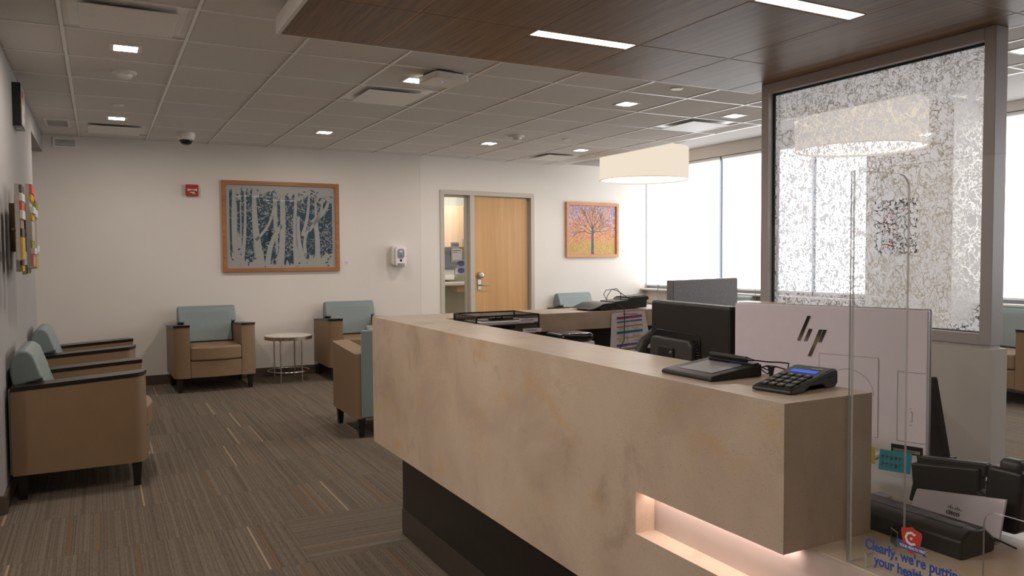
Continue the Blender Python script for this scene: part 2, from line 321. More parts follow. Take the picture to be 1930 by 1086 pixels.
# ------------------------------------------------------------------ mesh helpers
class MB:
    def __init__(self): self.bm = bmesh.new(); self.X = Matrix.Identity(4); self.mi = 0
    def v(self, p): return self.bm.verts.new(self.X @ Vector(p))
    def f(self, vs):
        try: fc = self.bm.faces.new(vs)
        except ValueError: return None
        fc.material_index = self.mi; return fc
    def quad(self, *pts): return self.f([self.v(p) for p in pts])
    def box(self, x0, x1, y0, y1, z0, z1, skip=()):
        a = [self.v((x, y, z)) for z in (z0, z1) for y in (y0, y1) for x in (x0, x1)]
        F = {'b': (0, 2, 3, 1), 't': (4, 5, 7, 6), 'f': (0, 1, 5, 4), 'k': (3, 2, 6, 7), 'l': (2, 0, 4, 6), 'r': (1, 3, 7, 5)}
        for k, ids in F.items():
            if k not in skip: self.f([a[i] for i in ids])
    def prism(self, poly, a0, a1, axis='z', fn=None):
        def P(p, a):
            q = {'z': (p[0], p[1], a), 'y': (p[0], a, p[1]), 'x': (a, p[0], p[1])}[axis]
            return fn(q) if fn else q
        lo = [self.v(P(p, a0)) for p in poly]; hi = [self.v(P(p, a1)) for p in poly]; n = len(poly)
        self.f(lo[::-1]); self.f(hi)
        for i in range(n): self.f([lo[i], lo[(i + 1) % n], hi[(i + 1) % n], hi[i]])
    def lathe(self, prof, seg=32, c=(0, 0, 0), axis='z', arc=2 * PI):
        rings = []
        for r, h in prof:
            ring = []
            for i in range(seg):
                t = arc * i / seg; a, b = r * math.cos(t), r * math.sin(t)
                q = {'z': (a, b, h), 'y': (a, h, b), 'x': (h, a, b)}[axis]
                ring.append(self.v((c[0] + q[0], c[1] + q[1], c[2] + q[2])))
            rings.append(ring)
        for A, B in zip(rings, rings[1:]):
            for i in range(seg): self.f([A[i], A[(i + 1) % seg], B[(i + 1) % seg], B[i]])
        if prof[0][0] > 1e-6: self.f(rings[0][::-1])
        if prof[-1][0] > 1e-6: self.f(rings[-1])
    def tube(self, pts, r, seg=8, closed=False, r2=None):
        pts = [Vector(p) for p in pts]; n = len(pts); rings = []
        up = Vector((0, 0, 1)); prev = None
        for i, p in enumerate(pts):
            if closed: t = pts[(i + 1) % n] - pts[i - 1]
            else: t = pts[min(i + 1, n - 1)] - pts[max(i - 1, 0)]
            t.normalize()
            if prev is None:
                a = t.cross(up)
                if a.length < .1: a = t.cross(Vector((1, 0, 0)))
            else: a = prev - t * prev.dot(t)
            a.normalize(); b = t.cross(a); prev = a
            rr = r if r2 is None else r + (r2 - r) * i / (n - 1)
            rings.append([self.v(p + (a * math.cos(2 * PI * k / seg) + b * math.sin(2 * PI * k / seg)) * rr) for k in range(seg)])
        m = n if closed else n - 1
        for i in range(m):
            A, B = rings[i], rings[(i + 1) % n]
            for k in range(seg): self.f([A[k], A[(k + 1) % seg], B[(k + 1) % seg], B[k]])
        if not closed: self.f(rings[0][::-1]); self.f(rings[-1])
    def build(self, name, mats, parent=None, bevel=0, seg=2, loc=None, rot=None, angle=35, sub=0):
        bm = self.bm
        bmesh.ops.remove_doubles(bm, verts=bm.verts, dist=1e-6)
        bmesh.ops.recalc_face_normals(bm, faces=bm.faces)
        for fc in bm.faces: fc.smooth = True
        for e in bm.edges:
            if len(e.link_faces) == 2: e.smooth = e.calc_face_angle(0) < math.radians(angle)
            else: e.smooth = False
        me = bpy.data.meshes.new(name); bm.to_mesh(me); bm.free()
        for m in (mats if isinstance(mats, (list, tuple)) else [mats]): me.materials.append(M[m] if isinstance(m, str) else m)
        o = bpy.data.objects.new(name, me); COL.objects.link(o)
        if bevel:
            b = o.modifiers.new('bevel', 'BEVEL'); b.width = bevel; b.segments = seg; b.limit_method = 'ANGLE'; b.angle_limit = math.radians(35); b.harden_normals = True
        if sub:
            s = o.modifiers.new('sub', 'SUBSURF'); s.levels = sub; s.render_levels = sub
        if parent is not None: o.parent = parent
        if loc is not None: o.location = loc
        if rot is not None: o.rotation_euler = rot
        return o
def props(o, label=None, cat=None, group=None, kind=None):
    if label: o['label'] = label
    if cat: o['category'] = cat
    if group: o['group'] = group
    if kind: o['kind'] = kind
    return o
def thing(name, label, cat, loc=(0, 0, 0), rz=0, group=None, rot=None):
    o = bpy.data.objects.new(name, None); COL.objects.link(o); o.empty_display_size = .1
    o.location = loc; o.rotation_euler = rot if rot else (0, 0, rz)
    return props(o, label, cat, group)
def struct(m, name, mats, **kw):
    o = m.build(name, mats, **kw)
    if kw.get('parent') is None: o['kind'] = 'structure'
    return o
def copy_tree(o, parent=None):
    c = o.copy(); COL.objects.link(c)
    if parent is not None: c.parent = parent
    for ch in list(o.children): copy_tree(ch, c)
    return c
def text(s, size, mat, name, parent=None, loc=(0, 0, 0), rot=(0, 0, 0), depth=.0004, bold=0, xs=1.0, align='LEFT'):
    cu = bpy.data.curves.new('txt', 'FONT'); cu.body = s; cu.size = size; cu.extrude = depth; cu.offset = bold; cu.align_x = align
    t = bpy.data.objects.new('txt', cu); COL.objects.link(t); bpy.context.view_layer.update()
    me = bpy.data.meshes.new_from_object(t.evaluated_get(bpy.context.evaluated_depsgraph_get()))
    bpy.data.objects.remove(t); me.materials.clear(); me.materials.append(M[mat])
    o = bpy.data.objects.new(name, me); COL.objects.link(o); o.scale = (xs, 1, 1)
    if parent is not None: o.parent = parent
    o.location = loc; o.rotation_euler = rot; return o
def arc(cx, cy, r, a0, a1, n=6): return [(cx + r * math.cos(math.radians(a0 + (a1 - a0) * i / n)), cy + r * math.sin(math.radians(a0 + (a1 - a0) * i / n))) for i in range(n + 1)]
def rrect(x0, x1, y0, y1, r, n=5):
    return arc(x1 - r, y0 + r, r, -90, 0, n) + arc(x1 - r, y1 - r, r, 0, 90, n) + arc(x0 + r, y1 - r, r, 90, 180, n) + arc(x0 + r, y0 + r, r, 180, 270, n)

# ================================================================== SETTING
ZC = 2.575           # lay-in ceiling
m = MB(); m.box(-2.2, 9.0, -2.0, 11.2, -.1, 0); struct(m, 'floor', 'carpet')
# walls
m = MB(); m.box(-.62, -.47, 4.80, 7.60, 0, ZC); struct(m, 'wall_left', 'wall_dimmed')
m = MB(); m.box(-.62, -.47, 7.60, 9.02, 2.40, ZC); m.box(-.62, -.47, 2.6, 4.80, 2.40, ZC); struct(m, 'wall_left.001', 'wall_dimmed')
m = MB(); m.box(-2.2, -2.05, 2.6, 9.1, 0, ZC); m.box(-2.2, -.62, 2.45, 2.6, 0, ZC); struct(m, 'wall_left.002', 'wall')
BA = -.0214
def backy(x): return 9.03 + BA * (x + .485)
m = MB(); m.X = Matrix.Translation((-2.2, backy(-2.2), 0)) @ Matrix.Rotation(math.atan(BA), 4, 'Z')
m.box(0, 5.685, 0, .15, 0, ZC); struct(m, 'wall_back', 'wall')
m = MB(); m.X = Matrix.Translation((-2.2, backy(-2.2), 0)) @ Matrix.Rotation(math.atan(BA), 4, 'Z')
m.box(0, 5.675, -.012, 0, 0, .10); struct(m, 'baseboard_back', 'base', bevel=.003)
m = MB(); m.box(-.47, -.458, 4.80, 7.60, 0, .10); m.box(-.62, -.458, 4.788, 4.80, 0, .10); struct(m, 'baseboard_left', 'base', bevel=.003)
# angled wall with door and side light; local s along, n>0 behind
A2 = math.atan(.1); W2 = Matrix.Translation((3.485, 8.945, 0)) @ Matrix.Rotation(A2, 4, 'Z')
m = MB(); m.X = W2
m.box(0, .27, 0, .14, 0, 2.8); m.box(1.70, 4.6, 0, .14, 0, 2.8); m.box(.27, 1.70, 0, .14, 2.165, 2.8)
struct(m, 'wall_back.001', 'wall')
m = MB(); m.X = W2; m.box(0, .268, -.012, 0, 0, .10); m.box(1.702, 3.75, -.012, 0, 0, .10); struct(m, 'baseboard_back.001', 'base', bevel=.003)
# door frame
m = MB(); m.X = W2
m.box(.27, .325, -.012, .15, 0, 2.165); m.box(1.645, 1.70, -.012, .15, 0, 2.165); m.box(.325, 1.645, -.012, .15, 2.11, 2.165)
m.box(.70, .765, -.012, .15, 0, 2.11)
m.box(.325, .35, .05, .10, 0, 2.11); m.box(.675, .70, .05, .10, 0, 2.11); m.box(.35, .675, .05, .10, 2.085, 2.11)
m.box(.765, .785, .09, .11, 0, 2.11); m.box(1.625, 1.645, .09, .11, 0, 2.11)
struct(m, 'trim_1', 'frameW', bevel=.002)
m = MB(); m.X = W2; m.box(.345, .68, .07, .076, .02, 2.09); struct(m, 'window_3', 'glass')
door = MB(); door.X = W2; door.box(.788, 1.622, .045, .088, .01, 2.10); door = struct(door, 'door_1', 'maple_door')
m = MB(); m.X = W2; m.box(.832, .882, .032, .045, .905, 1.035); o = m.build('lock_plate', 'steel', door, bevel=.003)
m = MB(); m.X = W2; m.tube([(.857, .035, .966), (.857, -.02, .966), (.865, -.028, .966), (.96, -.028, .966)], .010, 10); m.build('door_handle', 'steel', door)
m = MB(); m.X = W2; m.lathe([(.042, .0), (.044, -.02), (.036, -.055), (.02, -.06)], 24, (.862, .045, 1.09), 'y'); m.build('keypad_lock', 'steel', door)
m = MB(); m.X = W2
for i in range(3):
    for j in range(2): m.box(.85 + i * .010, .857 + i * .010, -.018, -.012, 1.09 + j * .014, 1.099 + j * .014)
m.build('keypad_button', 'keycap', door)
# window wall (right)
XW = 7.2
for a in ((5.55, 9.45, 0, .825), (5.55, 9.45, 2.625, 2.8), (4.60, 5.55, 0, 2.8)):
    m = MB(); m.box(XW, XW + .15, *a); struct(m, 'wall_right', 'wall')
XV = 7.72
for a in ((-1.3, 4.72, 0, .825), (-1.3, 4.72, 2.685, 2.8)):
    m = MB(); m.box(XV, XV + .15, *a); struct(m, 'wall_right', 'wall')
m = MB(); m.box(XW + .15, XV + .15, 4.60, 4.72, 0, 2.8); struct(m, 'wall_right.002', 'wall')
m = MB(); m.box(XW - .11, XW + .05, 5.55, 9.31, .825, .85); struct(m, 'trim_2', 'fixture', bevel=.006, seg=3)
m = MB(); m.box(XV - .11, XV + .05, -1.3, 4.6, .825, .85); struct(m, 'trim_3', 'fixture', bevel=.006, seg=3)
def winframe(x, ys, z0, z1, name):
    m = MB()
    for y in ys: m.box(x + .03, x + .10, y - .03, y + .03, z0, z1)
    for a, b in zip(ys, ys[1:]): m.box(x + .03, x + .10, a + .03, b - .03, z0, z0 + .05); m.box(x + .03, x + .10, a + .03, b - .03, z1 - .05, z1)
    o = struct(m, name, 'aludark', bevel=.003)
    m = MB(); m.box(x + .06, x + .066, ys[0] + .02, ys[-1] - .02, z0 + .05, z1 - .05); m.build('window_pane', 'glass', o)
    m = MB(); m.quad((x + .145, ys[0], z0), (x + .145, ys[-1], z0), (x + .145, ys[-1], z1), (x + .145, ys[0], z1)); m.build('daylight', 'sky_e', o)
winframe(XW, [5.58, 7.74 - 1.5, 7.74, 9.28], .85, 2.62, 'window_1')
winframe(XV, [-1.2, .2, 1.65, 3.1, 4.57], .85, 2.68, 'window_2')  # bays toward the camera are added out of view for their light
def shade(x, y0, y1, zt, label, grp='white roller shades on the windows'):
    t = thing('roller_shade', label, 'roller shade', (x, (y0 + y1) / 2, zt), group=grp)
    h = (y1 - y0) / 2
    m = MB(); m.box(0, .002, -h, h, -zt + .905, -.02); m.build('shade_cloth', 'shade_e', t)
    m = MB(); m.box(-.008, .010, -h, h, -zt + .885, -zt + .907); m.build('bottom_bar', 'fixture', t, bevel=.003)
    m = MB(); m.lathe([(.022, -h), (.022, h)], 16, (.0, 0, -.022), 'y'); m.build('shade_roll', 'fixture', t)
shade(XW + .012, 7.775, 9.295, 2.62, 'white roller shade beside the autumn tree picture wall, glowing with daylight')
shade(XW + .012, 6.27, 7.71, 2.62, 'white roller shade right of the narrow mullion, left of the etched glass screen')
shade(XW + .012, 5.56, 6.21, 2.62, 'white roller shade seen through the left half of the etched glass screen')
shade(XV + .012, 3.13, 4.55, 2.68, 'white roller shade at the far right edge above the armchair')
shade(XV + .012, 1.68, 3.07, 2.68, 'added white roller shade of an unseen right window bay just past the frame edge')  # added outside the view as light from the right
shade(XV + .012, .23, 1.62, 2.68, 'added white roller shade of an unseen right window bay level with the camera')  # another added shade, unseen, for more light from the right
# ceilings
m = MB(); m.box(5.6, 8.2, -1.2, 9.6, 2.78, 2.85); struct(m, 'ceiling.001', 'ceil_paint')
m = MB(); m.box(5.6, 5.63, -1.2, 9.25, ZC - .004, 2.78); struct(m, 'trim_4', 'grid')
gx = [-.47, -.142, .467, 1.075, 1.684, 2.292, 2.90, 3.51, 4.12, 4.73, 5.335, 5.6]
gy = [-1.2, -.6, 0.02, .62, 1.22, 1.83, 2.44, 3.05, 3.60, 4.186, 4.806, 5.447, 6.078, 6.722, 7.373, 8.031, 8.689, 9.26]
VENTS = {(2, 9), (5, 11), (2, 15), (9, 11), (9, 15)}
m = MB()
for i in range(len(gx) - 1):
    for j in range(len(gy) - 1):
        if (i - 0, j) in {(1, 9), (4, 11), (1, 15), (9, 11), (9, 15)}: continue
        m.mi = 0
        a, b, c, d = gx[i] + .012, gx[i + 1] - .012, gy[j] + .012, gy[j + 1] - .012
        k = .004
        lo = [(a + k, c + k), (b - k, c + k), (b - k, d - k), (a + k, d - k)]; hi = [(a, c), (b, c), (b, d), (a, d)]
        vl = [m.v((x, y, ZC - .006)) for x, y in lo]; vh = [m.v((x, y, ZC + .002)) for x, y in hi]
        m.f(vl)
        for q in range(4): m.f([vl[q], vl[(q + 1) % 4], vh[(q + 1) % 4], vh[q]])
m.mi = 1
for x in gx[1:-1]: m.box(x - .008, x + .008, -1.2, 9.26, ZC - .0105, ZC)
for y in gy[1:-1]: m.box(-.47, 5.6, y - .008, y + .008, ZC - .0100, ZC)
m.box(-2.2, 5.6, -1.2, 9.3, ZC, ZC + .05)
struct(m, 'ceiling', ['tile', 'grid'])

# inner room behind the side light
m = MB(); m.box(3.3, 6.6, 10.8, 10.9, 0, 2.6); m.box(3.2, 3.3, 9.1, 10.9, 0, 2.6); m.box(6.6, 6.7, 9.42, 10.9, 0, 2.6); struct(m, 'wall_inner', 'inner_wall')
m = MB(); m.box(3.2, 6.7, 9.1, 10.9, 2.6, 2.65); struct(m, 'ceiling_inner', 'ceil_paint')
t = thing('ceiling_light', 'white ceiling light panel inside the small room behind the door', 'ceiling light', (4.3, 9.85, 2.6))
m = MB(); m.box(-.3, .3, -.3, .3, -.03, 0); m.build('frame', 'fixture', t)
m = MB(); m.quad((-.27, -.27, -.032), (.27, -.27, -.032), (.27, .27, -.032), (-.27, .27, -.032)); m.build('diffuser', 'room_e', t)
t = thing('wall_cabinet', 'pale maple wall cabinet seen through the glass beside the door', 'cabinet', (4.75, 10.8, 1.47))
m = MB(); m.box(-.6, .6, -.33, 0, 0, .60); m.build('cabinet_body', 'maple_cab', t)
for s in (-1, 1):
    m = MB(); m.box(*((-.595, -.003) if s < 0 else (.003, .595)), -.35, -.332, .005, .595); d = m.build('cabinet_door', 'maple_cab', t, bevel=.002)
    m = MB(); m.tube([(s * .03, -.355, .03), (s * .03, -.375, .03), (s * .03, -.375, .12), (s * .03, -.355, .12)], .005, 6); m.build('handle', 'steel', d)
m = MB(); m.box(3.9, 5.6, 10.2, 10.8, .92, .96); props(m.build('wall_counter', 'marble', bevel=.003), 'pale counter shelf in the room behind the side glass', 'counter')
m = MB(); m.box(4.15, 5.6, 10.62, 10.79, .0, .919); props(m.build('counter_support', 'inner_wall'), 'pale panel holding up the counter in the room behind the glass', 'panel')
t = thing('towel_dispenser', 'dark grey paper towel dispenser on the inner room wall', 'dispenser', (4.57, 10.8, 1.16))
m = MB(); m.prism([(-.002, 0), (-.2, 0), (-.24, .06), (-.24, .2), (-.18, .26), (-.002, .26)], -.13, .13, 'x'); m.build('dispenser_cover', 'darkgrey', t, bevel=.01)
m = MB(); m.box(-.09, .09, -.23, -.02, -.012, 0); m.build('towel_slot', 'black', t)
t = thing('soap_dispenser', 'white box below the towel dispenser behind the side glass', 'dispenser', (4.56, 10.8, .99))
m = MB(); m.box(-.11, .11, -.18, 0, 0, .154); m.build('box_body', 'white', t, bevel=.01)
m = MB(); m.box(-.04, .04, -.185, -.18, .02, .06); m.build('push_bar', 'fixture', t)
m = MB(); m.box(4.56, 4.68, 10.25, 10.55, .82, .918); props(m.build('wooden_box', 'maple_cab', bevel=.003), 'small tan wooden box under the counter behind the side glass', 'box')
for k in range(2):
    t = thing('glove_box', ['white box of blue gloves, lower of the two behind the side glass', 'white box of blue gloves, upper of the two behind the side glass'][k], 'glove box', (4.82, 10.8, 1.07 + k * .108), group='glove boxes on the inner wall')
    m = MB(); m.box(-.10, .10, -.09, 0, 0, .104); m.build('carton', 'white', t, bevel=.002)
    m = MB(); m.lathe([(.0, -.006), (.035, -.004), (.043, 0)], 20, (0, -.09, .052), 'y'); g = m.build('glove_opening', 'glove', t); g.scale = (1.4, 1, 1)
# door sign mounted on the side glass
t = thing('room_sign', 'grey two-panel room sign on the glass beside the maple door', 'sign', W2 @ Vector((.52, .068, 1.27)), A2)
m = MB(); m.box(-.06, .055, -.006, 0, .0, .245); m.build('sign_plate', 'greysign', t)
m = MB(); m.box(-.045, .095, -.010, -.006, .02, .165); m.build('sign_insert', 'greysign2', t)
text('C4251', .036, 'print', 'room_number', t, (-.045, -.011, .2), (PI / 2, 0, 0), .0003, .0006)
text('Rehabilitation\nServices', .021, 'print', 'sign_text', t, (-.037, -.011, .135), (PI / 2, 0, 0), .0003, .0003)

# ================================================================== CEILING FIXTURES
def downlight(x, y, label):
    t = thing('recessed_downlight', label, 'downlight', (x, y, ZC - .006), group='square recessed downlights')
    m = MB(); s, r = .085, .062
    for (a, b, c, d) in ((-s, s, -s, -r), (-s, s, r, s), (-s, -r, -r, r), (r, s, -r, r)): m.box(a, b, c, d, -.004, .001)
    m.build('trim_ring', 'fixture', t, bevel=.0015)
    m = MB(); m.quad((-r, -r, -.001), (r, -r, -.001), (r, r, -.001), (-r, r, -.001)); m.build('lens', 'down_e', t)
for x, y, l in ((.17, 5.14, 'square downlight over the two wall armchairs, nearest on the left'), (.17, 7.72, 'square downlight left of the dome camera, between ceiling disc and air vent'),
                (2.0, 7.70, 'square downlight near the back wall above the wide tree picture'), (1.985, 5.17, 'square downlight beside the white wireless access point'),
                (3.80, 7.67, 'square downlight near the back wall in front of the door'), (5.01, 7.70, 'square downlight closest to the drum lamp'),
                (3.83, 5.20, 'square downlight just beyond the wood ceiling, left of the bright vent'), (5.015, 5.22, 'square downlight right of and nearer than the bright ceiling vent')):
    downlight(x, y, l)
downlight(.17, 2.58, 'added square downlight over the aisle beside the stone desk, out of view overhead')  # extra lamp out of view, brightens the desk front
downlight(-1.35, 3.0, 'added unseen square downlight in the side corridor left of the near wall end')  # unseen lamp added to light the desk from the left
downlight(5.01, 2.75, 'added square downlight right of the glazed screen, unseen past the frame edge')  # unseen lamp added to brighten the right side
downlight(4.43, .32, 'added unseen square downlight behind the camera on the window side')  # unseen lamp added to light the half wall end
downlight(.17, .05, 'added unseen square downlight in the entrance side of the room before the desk')  # unseen lamp added to lift the near part of the room
t = thing('ceiling_light', 'added unseen light panel over the side aisle, brightening the desk front', 'ceiling light', (-1.2, 2.1, ZC - .006))  # added panel out of view, placed to brighten the desk front
m = MB(); m.box(-.31, .31, -.61, .61, -.004, .004); m.build('frame', 'fixture', t)
m = MB(); m.quad((-.29, -.59, -.006), (.29, -.59, -.006), (.29, .59, -.006), (-.29, .59, -.006)); m.build('diffuser', 'added_panel_e', t)
def vent(i, j, label):
    x0, x1, y0, y1 = gx[i] + .012, gx[i + 1] - .012, gy[j] + .012, gy[j + 1] - .012
    cx, cy = (x0 + x1) / 2, (y0 + y1) / 2; hx, hy = (x1 - x0) / 2, (y1 - y0) / 2
    t = thing('air_diffuser', label, 'air vent', (cx, cy, ZC), group='square ceiling air diffusers')
    m = MB(); k = .022; d = .045
    R = [[(-hx, -hy, -.002), (hx, -hy, -.002), (hx, hy, -.002), (-hx, hy, -.002)], [(-hx + k, -hy + k, -.002), (hx - k, -hy + k, -.002), (hx - k, hy - k, -.002), (-hx + k, hy - k, -.002)],
         [(-hx + 2 * k, -hy + 2 * k, d), (hx - 2 * k, -hy + 2 * k, d), (hx - 2 * k, hy - 2 * k, d), (-hx + 2 * k, hy - 2 * k, d)]]
    V = [[m.v(p) for p in r] for r in R]
    for A, B in zip(V, V[1:]):
        for q in range(4): m.f([A[q], A[(q + 1) % 4], B[(q + 1) % 4], B[q]])
    m.build('diffuser_frame', 'fixture', t)
    m = MB(); m.box(-hx + .02, hx - .02, -hy + .02, hy - .02, .044, .05); m.build('duct_neck', 'slotdark', t)
    m = MB(); m.box(-hx + .07, hx - .07, -hy + .07, hy - .07, -.024, -.019); m.build('centre_plate', 'fixture', t, bevel=.003)
vent(1, 9, 'large square air diffuser at the top left corner of the view')
vent(4, 11, 'square air diffuser beyond the wireless access point')
vent(1, 15, 'square air diffuser close to the back wall at far left')
vent(9, 11, 'bright square air diffuser lit by the windows, between two downlights')
vent(9, 15, 'square air diffuser near the back wall beside the drum lamp')
def detector(x, y, label):
    t = thing('smoke_detector', label, 'smoke detector', (x, y, ZC - .006), group='ceiling smoke detectors')
    m = MB(); m.lathe([(.075, 0), (.075, -.010), (.066, -.018)], 32); m.build('detector_base', 'fixture', t)
    m = MB(); m.lathe([(.05, -.018), (.045, -.035), (.028, -.047), (0.0001, -.05)], 32); m.build('sensor_dome', 'white', t)
detector(.18, 5.79, 'round white smoke detector left of the wood ceiling')
detector(3.815, 7.06, 'round white smoke detector over the middle of the waiting area')
def disc(x, y, label):
    m = MB(); m.lathe([(.045, 0), (.047, -.004), (.043, -.008)], 28); o = m.build('sprinkler_cover', 'fixture', loc=(x, y, ZC - .006)); props(o, label, 'sprinkler cover', 'flat round sprinkler covers')
disc(.165, 7.05, 'small flat round disc in the left ceiling before the camera dome')
disc(4.41, 7.06, 'small flat round disc right of the middle smoke detector')
disc(3.81, 4.56, 'round disc by the edge of the wood ceiling')
t = thing('wireless_access_point', 'white square wireless access point with blue light on the ceiling', 'access point', (2.085, 4.90, ZC - .006), .12)
m = MB(); m.prism(rrect(-.105, .105, -.105, .105, .02), -.016, 0); m.build('mount_plate', 'darkgrey', t)
m = MB(); m.prism(rrect(-.13, .13, -.13, .13, .03), -.062, -.016); m.build('housing', 'white', t, bevel=.01, seg=3)
m = MB(); m.lathe([(.004, -.0635), (.004, -.060)], 10, (-.02, -.02, 0)); m.build('status_light', 'led_e', t)
t = thing('dome_camera', 'white dome security camera on the ceiling near the back wall', 'security camera', (.79, 8.33, ZC - .006))
m = MB(); m.lathe([(.085, 0), (.085, -.03), (.078, -.055), (.07, -.07)], 36); m.build('camera_housing', 'white', t)
m = MB(); m.lathe([(.062, -.068), (.060, -.085), (.045, -.107), (.02, -.118), (.0001, -.12)], 32); m.build('camera_dome', 'blackgloss', t)
def grille(name, label, loc, rot, w_, h_):
    t = thing(name, label, 'air grille', loc, rot=rot)
    m = MB(); b = .018
    for a in ((-w_, w_, -.008, 0, -h_, -h_ + b), (-w_, w_, -.008, 0, h_ - b, h_), (-w_, -w_ + b, -.008, 0, -h_ + b, h_ - b), (w_ - b, w_, -.008, 0, -h_ + b, h_ - b)): m.box(*a)
    m.build('grille_frame', 'fixture', t)
    m = MB(); m.box(-w_ + b, w_ - b, -.002, 0, -h_ + b, h_ - b); m.build('backing', 'darkgrey', t)
    for k in range(9):
        z = -h_ + b + .006 + k * (2 * h_ - 2 * b - .01) / 8.5
        m = MB(); m.box(-w_ + b, w_ - b, -.007, -.003, z, z + .009); m.build('grille_slat', 'fixture', t)
grille('ceiling_grille', 'small white ceiling grille in the far left corner, nearer of the two', (-.30, 8.18, ZC - .006), (PI / 2, 0, 0), .10, .22)
grille('wall_grille', 'small white grille high on the back wall in the left corner', (-.27, backy(-.27), 2.50), (0, 0, 0), .105, .05)

# wood ceiling canopy
ZW = 2.435
t = thing('wood_ceiling_canopy', 'suspended walnut panel canopy with white edge over the reception desk', 'ceiling canopy', (0, 0, ZW))
m = MB(); m.box(.80, .818, -1.6, 3.975, 0, .085); m.box(3.962, 3.98, -1.6, 3.975, 0, .085); m.box(.818, 3.962, 3.957, 3.975, .0, .085); m.build('canopy_edge', 'fixture', t)
m = MB(); m.box(.818, 3.962, -1.6, 3.957, .0012, .07); m.build('canopy_core', 'walnut_grid', t)
L1 = (1.916, 2.512, 3.325, 3.42); L2 = (2.53, 3.14, 2.43, 2.525)
cols = [.82, 1.303, 1.91, 2.52, 3.145, 3.74, 3.96]
cuts = {0: [3.955, 3.32, 2.10, .88, -.34, -1.56], 1: [3.955, 3.32, 2.10, .88, -.34, -1.56], 2: [3.955, 3.43, 3.315, 2.42, 1.22, 0, -1.5], 3: [3.955, 3.32, 2.535, 2.42, 1.22, 0, -1.5], 4: [3.955, 3.32, 2.10, .88, -.34, -1.56], 5: [3.955, 3.32, 2.10, .88, -.34, -1.56]}
m = MB()
for i in range(6):
    ys = cuts[i]
    for a, b in zip(ys, ys[1:]):
        if (i == 2 and a == 3.43) or (i == 3 and a == 2.535): continue
        g = .006
        x0, x1, y0, y1 = cols[i] + g, cols[i + 1] - g, b + g, a - g
        if i == 0: x0 = .818
        if a == 3.955: y1 = 3.956
        if x1 - x0 < .02: continue
        m.box(x0, x1, y0, y1, 0, .011)
m.build('wood_panels', 'walnut', t, bevel=.0015, seg=1)
m = MB(); m.box(.93, .95, .6, 3.60, .07, .082); m.build('cove_strip', 'cove_e', t)
def linear(L_, label):
    t = thing('linear_light', label, 'ceiling light', ((L_[0] + L_[1]) / 2, (L_[2] + L_[3]) / 2, ZW), group='linear lights in the wood ceiling')
    hx, hy = (L_[1] - L_[0]) / 2, (L_[3] - L_[2]) / 2
    m = MB(); k = .006
    for a in ((-hx, hx, -hy, -hy + k), (-hx, hx, hy - k, hy), (-hx, -hx + k, -hy + k, hy - k), (hx - k, hx, -hy + k, hy - k)): m.box(*a, -.001, .011)
    m.build('light_frame', 'fixture', t)
    m = MB(); m.quad((-hx + k, -hy + k, .0004), (hx - k, -hy + k, .0004), (hx - k, hy - k, .0004), (-hx + k, hy - k, .0004)); m.build('lens', 'strip_e', t)
linear(L1, 'white linear light in the wood ceiling, nearer the waiting area'); linear(L2, 'white linear light in the wood ceiling at the top edge above the monitors')
# drum lamps
def drum(x, y, label):
    t = thing('drum_pendant', label, 'pendant lamp', (x, y, 2.29), group='large fabric drum pendants')
    R_, H_ = .56, .40
    m = MB()
    for a, b in ((R_, 1), (R_ - .004, -1)):
        seg = 72
        lo = [m.v((a * math.cos(2 * PI * k / seg), a * math.sin(2 * PI * k / seg), 0)) for k in range(seg)]; hi = [m.v((a * math.cos(2 * PI * k / seg), a * math.sin(2 * PI * k / seg), H_)) for k in range(seg)]
        for k in range(seg): m.f([lo[k], lo[(k + 1) % seg], hi[(k + 1) % seg], hi[k]][::b])
    m.build('lamp_shade', 'drum_side', t)
    m = MB(); m.tube([(R_ * math.cos(2 * PI * k / 72), R_ * math.sin(2 * PI * k / 72), .002) for k in range(72)], .004, 6, True); m.build('shade_rim', 'maple_cab', t)
    m = MB(); m.lathe([(.0001, .018), (R_ - .006, .018)], 64); m.build('diffuser', 'drum_e', t)
    m = MB(); m.lathe([(.0001, .008), (.009, .010), (.009, .018)], 12); m.build('finial', 'steel', t)
    m = MB(); m.tube([(0, 0, .018), (0, 0, .49)], .008, 8); m.build('stem', 'steel', t)
    m = MB(); m.lathe([(R_ - .02, H_ - .02), (R_ - .02, H_ - .015), (.0001, H_ - .015)], 48); m.build('top_diffuser', 'fixture', t)
drum(6.17, 8.02, 'cream drum pendant lamp in front of the left window'); drum(6.18, 4.84, 'cream drum pendant lamp seen through the etched glass screen'); drum(6.18, 1.64, 'added cream drum pendant lamp, unseen to the right of the view')  # third drum is added out of view for its light

